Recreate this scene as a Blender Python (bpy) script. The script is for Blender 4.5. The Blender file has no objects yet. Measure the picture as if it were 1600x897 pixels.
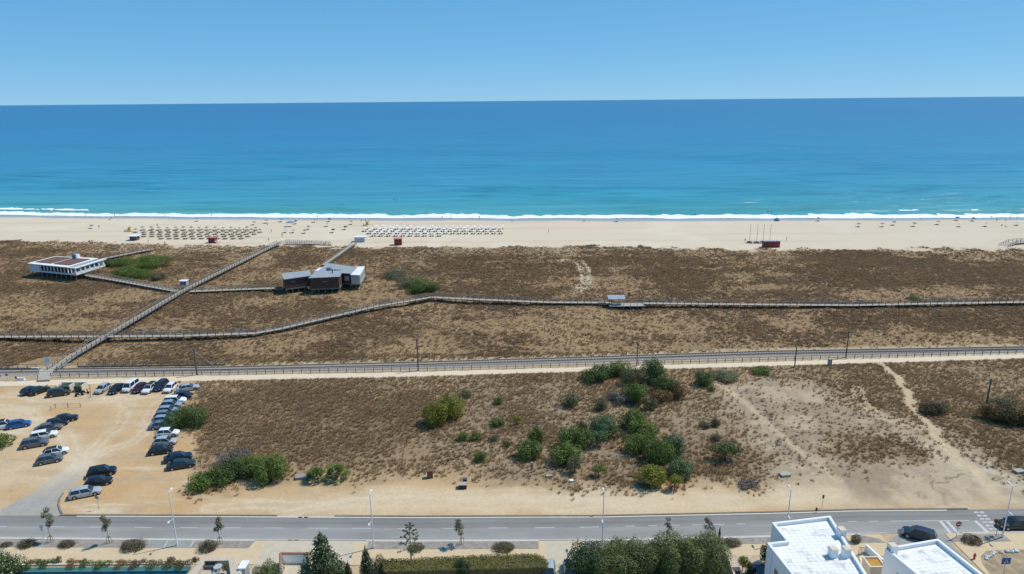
import bpy, bmesh, math, random
import numpy as np
from mathutils import Vector, Matrix
random.seed(7); rng = np.random.default_rng(7)
sc = bpy.context.scene
COL = sc.collection
# ------------------------------------------------------------------ camera
F0 = 1066.7; PT = math.radians(15.28); RL = math.radians(.5); CH = 60.0
fw = Vector((0, math.cos(PT), -math.sin(PT))); u0 = Vector((0, math.sin(PT), math.cos(PT)))
Rv = Vector((1, 0, 0)) * math.cos(RL) - u0 * math.sin(RL)
Uv = Vector((1, 0, 0)) * math.sin(RL) + u0 * math.cos(RL)
cd = bpy.data.cameras.new('camera'); cam = bpy.data.objects.new('camera', cd); COL.objects.link(cam)
cd.sensor_width = 36; cd.lens = 36 * F0 / 1600; cd.clip_start = .5; cd.clip_end = 400000
M = Matrix((Rv, Uv, -fw)).transposed().to_4x4(); M.translation = (0, 0, CH); cam.matrix_world = M
sc.camera = cam
# ------------------------------------------------------------------ sky, sun, exposure
SUN_EL = math.radians(57); SUN_AZ = math.radians(69)       # azimuth clockwise from +Y (seaward)
w = bpy.data.worlds.new('World'); sc.world = w; w.use_nodes = True
wn = w.node_tree; bg = wn.nodes['Background']; sky = wn.nodes.new('ShaderNodeTexSky')
sky.sky_type = 'NISHITA'; sky.sun_disc = False; sky.sun_elevation = SUN_EL; sky.sun_rotation = SUN_AZ
sky.air_density = .6; sky.dust_density = .1; sky.ozone_density = 6.0; sky.altitude = 2000
# the same soft roll-off for the whole sky (hazy summer air, as a camera renders it)
sp = wn.nodes.new('ShaderNodeSeparateColor'); cb = wn.nodes.new('ShaderNodeCombineColor'); wn.links.new(sky.outputs[0], sp.inputs[0])
for i, (g_, k_) in enumerate(((.60, .119), (.37, .290), (.28, .464))):
    pw = wn.nodes.new('ShaderNodeMath'); pw.operation = 'POWER'; pw.inputs[1].default_value = g_
    ml = wn.nodes.new('ShaderNodeMath'); ml.operation = 'MULTIPLY'; ml.inputs[1].default_value = k_ * 10
    wn.links.new(sp.outputs[i], pw.inputs[0]); wn.links.new(pw.outputs[0], ml.inputs[0]); wn.links.new(ml.outputs[0], cb.inputs[i])
wn.links.new(cb.outputs[0], bg.inputs[0]); bg.inputs[1].default_value = .1
sd = bpy.data.lights.new('sun', 'SUN'); sd.energy = 4.0; sd.angle = math.radians(.55); sd.color = (1, .95, .87)
so = bpy.data.objects.new('sun', sd); COL.objects.link(so)
sdir = Vector((math.sin(SUN_AZ) * math.cos(SUN_EL), math.cos(SUN_AZ) * math.cos(SUN_EL), math.sin(SUN_EL)))
so.rotation_euler = sdir.to_track_quat('Z', 'Y').to_euler(); so.location = (60, 60, 120)
sc.view_settings.view_transform = 'Standard'; sc.view_settings.look = 'None'
sc.view_settings.exposure = 0; sc.view_settings.gamma = 1
sc.cycles.max_bounces = 6; sc.cycles.transparent_max_bounces = 6

# ------------------------------------------------------------------ helpers
def P(px, py, z=0.0):
    """photo pixel -> point of the place at height z"""
    d = fw + Rv * ((px - 800) / F0) - Uv * ((py - 448.5) / F0)
    t = (z - CH) / d.z
    return Vector((d.x * t, d.y * t, z))
def PX(x, y, z=0.0):
    v = Vector((x, y, z - CH)); k = v.dot(fw)
    return F0 / k                                            # pixels per metre there
def P2(l, z=0.0): return [tuple(P(a, b, z)[:2]) for a, b in l]
def SCL(px, py): return PX(*P(px, py))

_perm = np.random.default_rng(3).random((256, 256))
def vnoise(x, y):
    xi = np.floor(x).astype(int); yi = np.floor(y).astype(int); fx = x - xi; fy = y - yi
    fx = fx * fx * (3 - 2 * fx); fy = fy * fy * (3 - 2 * fy)
    a = _perm[xi & 255, yi & 255]; b = _perm[(xi + 1) & 255, yi & 255]
    c = _perm[xi & 255, (yi + 1) & 255]; d = _perm[(xi + 1) & 255, (yi + 1) & 255]
    return (a * (1 - fx) + b * fx) * (1 - fy) + (c * (1 - fx) + d * fx) * fy
def fbm(x, y, s, o=4, off=0.0):
    x = np.asarray(x, float) / s + off; y = np.asarray(y, float) / s + off * 1.7; r = 0; a = .5; t = 0
    for i in range(o):
        r = r + a * vnoise(x, y); t += a; a *= .5; x = x * 2.03 + 17.1; y = y * 2.03 + 5.3
    return r / t
def sst(a, b, v):
    t = np.clip((v - a) / (b - a), 0, 1); return t * t * (3 - 2 * t)

def link(name, me, m=None, parent=None):
    o = bpy.data.objects.new(name, me); COL.objects.link(o)
    if m is not None and me is not None and not me.materials: me.materials.append(m)
    if parent: o.parent = parent
    return o
def tag(o, label, cat, group=None):
    o['label'] = label; o['category'] = cat
    if group: o['group'] = group
    return o
def struct(o): o['kind'] = 'structure'; return o
def stuff(o): o['kind'] = 'stuff'; return o
def empty(name, loc=(0, 0, 0), rz=0.0):
    o = bpy.data.objects.new(name, None); COL.objects.link(o); o.location = loc; o.rotation_euler = (0, 0, rz)
    o.empty_display_size = .2; return o
class MB:
    def __init__(s): s.v = []; s.f = []
    def add(s, vs, fs):
        n = len(s.v); s.v += [tuple(v) for v in vs]; s.f += [tuple(i + n for i in f) for f in fs]; return s
    def box(s, c, d, rz=0.0, top=1.0):
        x, y, z = c; a, b, h = d[0] / 2, d[1] / 2, d[2] / 2; co, si = math.cos(rz), math.sin(rz); vs = []
        for sz in (-1, 1):
            k = top if sz > 0 else 1
            for sx, sy in ((-1, -1), (1, -1), (1, 1), (-1, 1)):
                px, py = sx * a * k, sy * b * k
                vs.append((x + px * co - py * si, y + px * si + py * co, z + sz * h))
        return s.add(vs, [(3, 2, 1, 0), (4, 5, 6, 7), (0, 1, 5, 4), (1, 2, 6, 5), (2, 3, 7, 6), (3, 0, 4, 7)])
    def bar(s, p0, p1, w, h):
        """rectangular bar from p0 to p1, w wide, h high"""
        p0 = Vector(p0); p1 = Vector(p1); d = (p1 - p0).normalized()
        sd = d.cross(Vector((0, 0, 1)))
        sd = Vector((1, 0, 0)) if sd.length < 1e-4 else sd.normalized()
        up = sd.cross(d).normalized(); vs = []
        for p in (p0, p1):
            for a, b in ((-1, -1), (1, -1), (1, 1), (-1, 1)): vs.append(p + sd * (a * w / 2) + up * (b * h / 2))
        return s.add(vs, [(3, 2, 1, 0), (4, 5, 6, 7), (0, 1, 5, 4), (1, 2, 6, 5), (2, 3, 7, 6), (3, 0, 4, 7)])
    def cyl(s, p0, p1, r0, r1=None, n=8):
        r1 = r0 if r1 is None else r1; p0 = Vector(p0); p1 = Vector(p1); d = (p1 - p0).normalized()
        a = d.orthogonal().normalized(); b = d.cross(a); vs = []
        for p, r in ((p0, r0), (p1, r1)):
            for i in range(n):
                t = 2 * math.pi * i / n; vs.append(p + (a * math.cos(t) + b * math.sin(t)) * r)
        fs = [(i, (i + 1) % n, n + (i + 1) % n, n + i) for i in range(n)]
        return s.add(vs, fs + [tuple(range(n))[::-1], tuple(range(n, 2 * n))])
    def prism(s, poly, z0, z1, z1s=None):
        n = len(poly)
        if sum(poly[i][0] * poly[(i + 1) % n][1] - poly[(i + 1) % n][0] * poly[i][1] for i in range(n)) < 0:
            poly = poly[::-1]; z1s = z1s[::-1] if z1s else None
        vs = [(p[0], p[1], z0) for p in poly] + [(p[0], p[1], z1s[i] if z1s else z1) for i, p in enumerate(poly)]
        return s.add(vs, [tuple(range(n))[::-1], tuple(range(n, 2 * n))] + [(i, (i + 1) % n, n + (i + 1) % n, n + i) for i in range(n)])
    def ring(s, outer, inner, z0, z1):
        n = len(outer); vs = []
        for z in (z0, z1):
            vs += [(p[0], p[1], z) for p in outer] + [(p[0], p[1], z) for p in inner]
        fs = []
        for i in range(n):
            j = (i + 1) % n
            fs += [(2*n+i, 2*n+j, 3*n+j, 3*n+i), (i, j, 2*n+j, 2*n+i), (n+j, n+i, 3*n+i, 3*n+j), (j, i, n+i, n+j)]
        return s.add(vs, fs)
    def strip(s, a, b, z=0.0, z2=None):
        n = len(a); z2 = z if z2 is None else z2
        vs = [(p[0], p[1], z) for p in a] + [(p[0], p[1], z2) for p in b]
        return s.add(vs, [(i, i + 1, n + i + 1, n + i) for i in range(n - 1)])
    def mesh(s, name, fix=True):
        me = bpy.data.meshes.new(name); me.from_pydata(s.v, [], s.f); me.update()
        if fix:
            bm = bmesh.new(); bm.from_mesh(me); bmesh.ops.recalc_face_normals(bm, faces=bm.faces); bm.to_mesh(me); bm.free()
        return me
    def obj(s, name, m, parent=None, smooth=False):
        me = s.mesh(name)
        if smooth: me.polygons.foreach_set('use_smooth', [True] * len(me.polygons))
        return link(name, me, m, parent)
def np_mesh(name, V, Fq):
    """V (n,3), Fq (m,k) -> mesh, fast"""
    me = bpy.data.meshes.new(name); n = len(V); m, k = Fq.shape
    me.vertices.add(n); me.vertices.foreach_set('co', np.ascontiguousarray(V, np.float32).ravel())
    me.loops.add(m * k); me.loops.foreach_set('vertex_index', np.ascontiguousarray(Fq, np.int32).ravel())
    me.polygons.add(m); me.polygons.foreach_set('loop_start', np.arange(0, m * k, k, dtype=np.int32))
    me.update(calc_edges=True); return me
def grid_faces(r, c):
    i = np.arange(r * c).reshape(r, c)
    return np.stack([i[:-1, :-1], i[:-1, 1:], i[1:, 1:], i[1:, :-1]], -1).reshape(-1, 4)
def offset_poly(poly, d):
    n = len(poly); ar = sum(poly[i][0] * poly[(i+1) % n][1] - poly[(i+1) % n][0] * poly[i][1] for i in range(n))
    sg = 1 if ar > 0 else -1; out = []
    for i in range(n):
        p0 = Vector(poly[i - 1]); p1 = Vector(poly[i]); p2 = Vector(poly[(i + 1) % n])
        a = (p1 - p0).normalized(); b = (p2 - p1).normalized()
        na = Vector((-a.y, a.x)) * sg; nb = Vector((-b.y, b.x)) * sg
        k = na + nb; k = k / max(.2, (1 + na.dot(nb)))
        out.append(tuple(p1 + k * d))
    return out
def resample(pts, step):
    pts = [Vector(p) for p in pts]; out = [pts[0]]; 
    for a, b in zip(pts[:-1], pts[1:]):
        n = max(1, round((b - a).length / step))
        for i in range(1, n + 1): out.append(a.lerp(b, i / n))
    return out
ORD = ['first', 'second', 'third', 'fourth', 'fifth', 'sixth', 'seventh', 'eighth', 'ninth', 'tenth', 'eleventh', 'twelfth',
       'thirteenth', 'fourteenth', 'fifteenth', 'sixteenth', 'seventeenth', 'eighteenth', 'nineteenth', 'twentieth',
       'twenty-first', 'twenty-second', 'twenty-third', 'twenty-fourth', 'twenty-fifth']

# ------------------------------------------------------------------ materials
MATS = {}
def mat(name, col, rough=.8, var=.15, scale=3.0, bump=0.0, bscale=None, metal=0.0, spec=.5, coat=0.0, col2=None, stretch=None, world=False, rnd=0.0):
    """principled material with procedural noise variation on its colour"""
    if name in MATS: return MATS[name]
    m = bpy.data.materials.new(name); m.use_nodes = True; nt = m.node_tree; N = nt.nodes; L = nt.links
    b = N['Principled BSDF']; b.inputs['Roughness'].default_value = rough; b.inputs['Metallic'].default_value = metal
    b.inputs['Specular IOR Level'].default_value = spec; b.inputs['Coat Weight'].default_value = coat
    if world:
        g = N.new('ShaderNodeNewGeometry'); vec = g.outputs['Position']
    else:
        g = N.new('ShaderNodeTexCoord'); vec = g.outputs['Object']
    if stretch:
        mp = N.new('ShaderNodeMapping'); mp.inputs['Scale'].default_value = stretch; L.new(vec, mp.inputs[0]); vec = mp.outputs[0]
    nz = N.new('ShaderNodeTexNoise'); nz.inputs['Scale'].default_value = scale; nz.inputs['Detail'].default_value = 6
    nz.inputs['Roughness'].default_value = .65; L.new(vec, nz.inputs['Vector'])
    mx = N.new('ShaderNodeMix'); mx.data_type = 'RGBA'
    c1 = [max(0, c * (1 - var)) for c in col]; c2 = list(col2) if col2 else [min(1, c * (1 + var)) for c in col]
    mx.inputs['A'].default_value = (*c1, 1); mx.inputs['B'].default_value = (*c2, 1)
    mr = N.new('ShaderNodeMapRange'); mr.inputs['From Min'].default_value = .3; mr.inputs['From Max'].default_value = .7
    L.new(nz.outputs['Fac'], mr.inputs['Value']); L.new(mr.outputs[0], mx.inputs['Factor'])
    out = mx.outputs['Result']
    if rnd:
        oi = N.new('ShaderNodeObjectInfo'); hs = N.new('ShaderNodeHueSaturation')
        m1 = N.new('ShaderNodeMapRange'); m1.inputs['To Min'].default_value = 1 - rnd; m1.inputs['To Max'].default_value = 1 + rnd
        L.new(oi.outputs['Random'], m1.inputs['Value']); L.new(m1.outputs[0], hs.inputs['Value']); L.new(out, hs.inputs['Color']); out = hs.outputs[0]
    L.new(out, b.inputs['Base Color'])
    if bump:
        n2 = N.new('ShaderNodeTexNoise'); n2.inputs['Scale'].default_value = bscale or scale * 3; n2.inputs['Detail'].default_value = 5
        L.new(vec, n2.inputs['Vector']); bp = N.new('ShaderNodeBump'); bp.inputs['Strength'].default_value = .6; bp.inputs['Distance'].default_value = bump
        L.new(n2.outputs['Fac'], bp.inputs['Height']); L.new(bp.outputs[0], b.inputs['Normal'])
    MATS[name] = m; return m
def leafmat(name, col, col2, scale=.9, trans=.25, rnd=.12):
    if name in MATS: return MATS[name]
    m = bpy.data.materials.new(name); m.use_nodes = True; nt = m.node_tree; N = nt.nodes; L = nt.links
    b = N['Principled BSDF']; b.inputs['Roughness'].default_value = .55; b.inputs['Specular IOR Level'].default_value = .3
    g = N.new('ShaderNodeNewGeometry'); nz = N.new('ShaderNodeTexNoise'); nz.inputs['Scale'].default_value = scale; nz.inputs['Detail'].default_value = 8
    nz.inputs['Roughness'].default_value = .8; L.new(g.outputs['Position'], nz.inputs['Vector'])
    mr = N.new('ShaderNodeMapRange'); mr.inputs['From Min'].default_value = .32; mr.inputs['From Max'].default_value = .68; L.new(nz.outputs['Fac'], mr.inputs['Value'])
    mx = N.new('ShaderNodeMix'); mx.data_type = 'RGBA'; mx.inputs['A'].default_value = (*col, 1); mx.inputs['B'].default_value = (*col2, 1)
    L.new(mr.outputs[0], mx.inputs['Factor']); oi = N.new('ShaderNodeObjectInfo'); hs = N.new('ShaderNodeHueSaturation')
    m1 = N.new('ShaderNodeMapRange'); m1.inputs['To Min'].default_value = 1 - rnd; m1.inputs['To Max'].default_value = 1 + rnd
    L.new(oi.outputs['Random'], m1.inputs['Value']); L.new(m1.outputs[0], hs.inputs['Value']); L.new(mx.outputs['Result'], hs.inputs['Color'])
    L.new(hs.outputs[0], b.inputs['Base Color'])
    t = N.new('ShaderNodeBsdfTranslucent'); L.new(hs.outputs[0], t.inputs[0]); ms = N.new('ShaderNodeMixShader'); ms.inputs[0].default_value = trans
    L.new(b.outputs[0], ms.inputs[1]); L.new(t.outputs[0], ms.inputs[2]); L.new(ms.outputs[0], N['Material Output'].inputs[0])
    MATS[name] = m; return m
WHITE = mat('white_paint', (.74, .74, .73), .6, .06, 2); RENDER = mat('white_render', (.80, .80, .79), .85, .05, 1.2, .004, 30)
ROOFW = mat('white_roof', (.80, .79, .76), .8, .06, .9, .006, 9, col2=(.84, .84, .83))
CREAM = mat('cream_render', (.62, .54, .42), .85, .1, 1.5); TERRA = mat('terracotta', (.36, .19, .12), .8, .25, 4)
WOODG = mat('weathered_wood', (.36, .32, .27), .85, .22, 3, .004, 20); WOODB = mat('brown_timber', (.30, .22, .15), .85, .25, 3)
WOODD = mat('dark_clad', (.085, .045, .032), .7, .25, 2); DGREY = mat('dark_grey_metal', (.07, .07, .075), .5, .15, 3)
GREYR = mat('grey_roof', (.30, .32, .34), .6, .12, .7); STEEL = mat('pole_grey', (.45, .46, .46), .45, .08, 4, metal=.3)
RED = mat('red_paint', (.23, .045, .035), .7, .2, 2); REDP = mat('faded_red_roof', (.42, .17, .16), .7, .15, 2)
GLASS = mat('window_glass', (.02, .028, .035), .08, .1, 3, spec=.8); BLACK = mat('black_plastic', (.02, .02, .022), .6, .2, 5)
CONC = mat('concrete', (.38, .34, .28), .9, .12, 2, .004, 20); RUBBER = mat('tyre_rubber', (.018, .018, .018), .9, .2, 5)
RIM = mat('wheel_rim', (.4, .4, .41), .35, .1, 5, metal=.7); BARK = mat('bark', (.14, .105, .075), .95, .3, 4, .01, 15)
LAMPW = mat('lamp_white', (.72, .73, .74), .4, .05, 3); HEADL = mat('headlight', (.6, .62, .64), .15, .05, 4); TAILL = mat('taillight', (.35, .02, .02), .25, .1, 4)
BLUE = mat('blue_sign', (.03, .09, .28), .5, .1, 3); PAINTR = mat('road_paint', (.50, .49, .47), .8, .15, 6, world=True)
SKIN = mat('skin', (.42, .25, .17), .6, .1, 5); HAIR = mat('hair', (.05, .03, .02), .7, .2, 6)
# ------------------------------------------------------------------ lines of the place (traced, in metres)
def line(pix, z=0.0):
    a = np.array(P2(pix, z)); sl0 = (a[1, 1] - a[0, 1]) / (a[1, 0] - a[0, 0]); sl1 = (a[-1, 1] - a[-2, 1]) / (a[-1, 0] - a[-2, 0])
    def f(x):
        x = np.asarray(x, float); y = np.interp(x, a[:, 0], a[:, 1])
        y = np.where(x < a[0, 0], a[0, 1] + (x - a[0, 0]) * sl0, y); return np.where(x > a[-1, 0], a[-1, 1] + (x - a[-1, 0]) * sl1, y)
    return f
road_top = line([(0, 805.5), (340, 806.5), (640, 808), (940, 807), (1200, 801.5), (1340, 797.5), (1600, 795.5)])
road_bot = line([(0, 841), (340, 844), (640, 845.5), (940, 844.4), (1200, 838.5), (1340, 835), (1600, 831)])
road_mid = line([(0, 823), (340, 825), (640, 826), (900, 824.5), (1000, 822), (1110, 820), (1340, 815), (1600, 812.5)])
bed_bot = line([(0, 855.5), (340, 857), (640, 859), (940, 858), (1140, 851), (1340, 848), (1600, 847)])
pave_bot = line([(0, 876), (340, 878), (640, 880), (940, 878), (1140, 866), (1340, 866), (1600, 860)])
track_y = line([(0, 582), (340, 578), (660, 570), (860, 564), (1200, 553), (1600, 546)])
path_near = line([(0, 604), (320, 595), (660, 588), (860, 582), (1200, 572), (1600, 560)])
path_far = line([(0, 596.5), (320, 587), (660, 581.5), (860, 575), (1200, 565), (1600, 552)])
dune_far = line([(0, 377), (200, 380), (300, 385), (420, 386), (540, 385), (700, 386), (1000, 386), (1200, 390), (1600, 390)])
def shore(x):
    x = np.clip(x, -420, 420); return 371.5 - .064 * x + .00009 * x * x
SEA_Z = -1.6
POOL = (P(20, 885).x, P(298, 885).x, P(165, 885.2).y)
def ground_h(x, y):
    x = np.asarray(x, float); y = np.asarray(y, float)
    dn = sst(8, 22, y - track_y(x)) * (1 - sst(-16, -2, y - dune_far(x)))
    h = dn * (fbm(x, y, 26, 4, 3.3) - .5) * 1.5
    h = h + dn * (fbm(x, y, 3.0, 2, 9.1) - .5) * .28
    fd = sst(3, 9, y - road_top(x)) * (1 - sst(-9, -2, y - path_near(x)))
    h = h + fd * (fbm(x, y, 14, 3, 6.2) - .5) * .3
    bs = sst(4, 60, y - dune_far(x)); d = shore(x) - y
    h = h + np.where(y > dune_far(x), -(-SEA_Z) * np.clip((y - dune_far(x)) / np.maximum(shore(x) - dune_far(x), 1), 0, 1.0) ** 1.2 - np.clip((y - shore(x)) * .12, 0, 8), 0)
    for cx, cy, r in ((-62, 221, 16), (-163, 243, 18)): h = np.where(np.hypot(x - cx, y - cy) < r + 8, h * sst(r, r + 8, np.hypot(x - cx, y - cy)) - .25 * (1 - sst(r, r + 8, np.hypot(x - cx, y - cy))), h)
    h = np.where((x > POOL[0]) & (x < POOL[1]) & (y < POOL[2]) & (y > 60), -.6, h)
    return h
def G(px, py):
    z = 0.0
    for i in range(4):
        p = P(px, py, z); z = float(ground_h(p.x, p.y))
    return Vector((p.x, p.y, z))
def poly_sd(X, Y, pix):
    a = np.array(P2(pix)); n = len(a); ins = np.zeros(X.shape, bool); dm = np.full(X.shape, 1e9)
    for i in range(n):
        x1, y1 = a[i]; x2, y2 = a[(i + 1) % n]
        c = ((y1 > Y) != (y2 > Y)) & (X < (x2 - x1) * (Y - y1) / (y2 - y1 + 1e-12) + x1); ins ^= c
        dx, dy = x2 - x1, y2 - y1; t = np.clip(((X - x1) * dx + (Y - y1) * dy) / (dx * dx + dy * dy), 0, 1)
        dm = np.minimum(dm, np.hypot(X - x1 - t * dx, Y - y1 - t * dy))
    return np.where(ins, dm, -dm)
def line_d(X, Y, pix):
    a = np.array(P2(pix)); dm = np.full(X.shape, 1e9)
    for (x1, y1), (x2, y2) in zip(a[:-1], a[1:]):
        dx, dy = x2 - x1, y2 - y1; t = np.clip(((X - x1) * dx + (Y - y1) * dy) / (dx * dx + dy * dy), 0, 1)
        dm = np.minimum(dm, np.hypot(X - x1 - t * dx, Y - y1 - t * dy))
    return dm
LOT = [(-300, 598), (120, 598), (318, 594), (306, 606), (300, 622), (282, 640), (262, 655), (284, 676), (306, 700), (320, 720), (312, 738), (300, 752), (292, 765),
       (345, 768), (420, 758), (470, 755), (560, 762), (650, 750), (760, 752), (860, 766), (960, 770), (1080, 765), (1160, 768), (1250, 752), (1330, 762), (1440, 742), (1500, 740), (1600, 772), (1900, 800),
       (1900, 820), (-300, 830)]
PALE = [(1120, 600), (1200, 588), (1262, 597), (1300, 606), (1322, 636), (1390, 650), (1450, 672), (1490, 690), (1545, 720), (1600, 742), (1700, 760), (1700, 800), (1400, 792), (1260, 768), (1190, 726), (1150, 672)]
DARKF = [(300, 664), (322, 612), (420, 600), (640, 600), (700, 640), (720, 680), (640, 700), (590, 706), (540, 722), (470, 724), (400, 712), (330, 700)]
DARKR = [(1262, 690), (1300, 674), (1390, 672), (1440, 690), (1462, 712), (1440, 730), (1340, 728), (1270, 716)]
GREYF = [(700, 610), (900, 600), (1100, 610), (1150, 660), (1100, 740), (960, 740), (800, 736), (680, 716)]
TRACK1 = [(1372, 566), (1385, 578), (1402, 592), (1420, 612), (1424, 630), (1446, 655), (1466, 682), (1500, 720), (1560, 770)]
TRACK2 = [(1115, 595), (1160, 625), (1230, 690), (1310, 750)]
TRACK3 = [(1340, 608), (1345, 628), (1375, 650), (1450, 672)]
DTRACK = [(880, 408), (905, 410), (914, 424), (914, 448), (905, 455)]
APRON = [(0, 806), (0, 797), (40, 775), (75, 752), (104, 732), (122, 722), (150, 722), (140, 735), (116, 756), (98, 772), (91, 786), (94, 797), (102, 806)]
def fields(X, Y):
    n1 = fbm(X, Y, 20, 4, 1.1); n2 = fbm(X, Y, 6, 4, 4.7); n3 = fbm(X, Y, 2.2, 3, 8.2); st = fbm(X * .45, Y * 1.6, 9, 4, 2.2)
    wx = X + (fbm(X, Y, 5, 3, 11) - .5) * 7; wy = Y + (fbm(X, Y, 5, 3, 13) - .5) * 7
    R = dict(n1=n1, n2=n2, n3=n3, st=st)
    rt = road_top(X); R['town'] = Y < rt
    inf = (Y >= rt) & (Y < path_near(X)); R['infield'] = inf
    R['corr'] = (Y >= path_near(X)) & (Y < track_y(X) + 4.0)
    R['path'] = sst(-.5, .3, Y - path_near(X) + (n3 - .5) * 1.2) * (1 - sst(-.3, .5, Y - path_far(X) + (n3 - .5) * 1.2))
    edge = dune_far(X) + (n2 - .5) * 14 + (n3 - .5) * 7
    R['edge'] = Y - edge; R['beach'] = sst(-2.5, 2.5, Y - edge)
    R['dune'] = (Y >= track_y(X) + 4.0) & (R['beach'] < .5)
    lsd = poly_sd(wx, wy, LOT); lot = np.where(X < -52, sst(-1.6, 1.8, lsd), sst(-5.5, 4.0, lsd + (n3 - .5) * 5)) * inf; R['dirt'] = np.maximum(lot, np.where(inf, sst(3.5, 1.0, Y - rt - (n2 - .3) * 3), 0))
    R['pale'] = sst(-5, 5, poly_sd(wx, wy, PALE) + (n2 - .5) * 9) * inf
    tr = np.maximum(sst(1.5, .5, line_d(wx * .5 + X * .5, wy * .5 + Y * .5, TRACK1)), np.maximum(sst(1.2, .3, line_d(X, Y, TRACK2)) * .7, sst(.9, .2, np.abs(line_d(X, Y, TRACK3) - .8)) * .7))
    R['trk'] = tr * inf
    R['dtrk'] = np.where(R['dune'], sst(.9, .3, np.abs(line_d(X, Y, DTRACK) - 1.3)) + .5 * sst(4, 1, line_d(X, Y, DTRACK)), 0)
    R['darkf'] = sst(-4, 4, poly_sd(wx, wy, DARKF)); R['darkr'] = sst(-2, 3, poly_sd(wx, wy, DARKR)); R['greyf'] = sst(-8, 6, poly_sd(wx, wy, GREYF))
    # plant cover: dark dry scrub against golden grass
    u = X / np.maximum(Y, 60)                                # slow change along the coast
    dc = .29 + 2.7 * (n1 - .5) + 1.0 * (n2 - .5) + 1.0 * (st - .5) + .9 * (n3 - .5) + .30 * sst(0, 230, X) + .10 * sst(-60, -160, X)
    nearrail = 1 - sst(4, 15, Y - track_y(X)); dc = dc - .45 * nearrail - .45 * sst(-26, 0, Y - edge)
    tri = sst(18, 4, np.abs(Y - (172 + .55 * (X + 66)))) * sst(-100, -84, X) * (1 - sst(-20, 0, X)); dc = dc - .30 * tri
    sandy = sst(24, 6, line_d(X, Y, [(600, 385), (900, 385)])) ; dc = dc - .22 * sandy
    hut = sst(16, 4, line_d(X, Y, [(430, 470), (560, 450), (590, 430)])); dc = dc - .35 * hut
    dc = np.clip(dc, 0, 1) * (1 - np.clip(R['dtrk'], 0, 1))
    fc = .17 + 1.2 * (n1 - .5) + .9 * (n2 - .5) + .36 * R['darkf'] + .55 * R['darkr'] - .06 * R['greyf']
    fc = np.clip(fc, 0, 1) * (1 - R['dirt']) * (1 - R['pale'] * .78 * (1 - R['darkr'])) * (1 - R['trk'])
    R['cover'] = np.where(R['dune'], dc, np.where(inf, fc, 0)) * (1 - R['beach'])
    gr = np.where(R['dune'], .25 + .9 * (n2 - .3), np.where(inf, (.25 + .8 * (n2 - .35)) * (1 - R['dirt']) ** 3 * (1 - .9 * R['pale']) * (1 - R['trk']), 0))
    cr = np.where((R['corr']) & (Y > track_y(X) + 2.3), .35, 0)
    R['grass'] = np.clip(gr + cr, 0, 1) * (1 - R['beach'])
    return R
def mixc(c, d, k): return c * (1 - k[..., None]) + np.array(d) * k[..., None]
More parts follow.
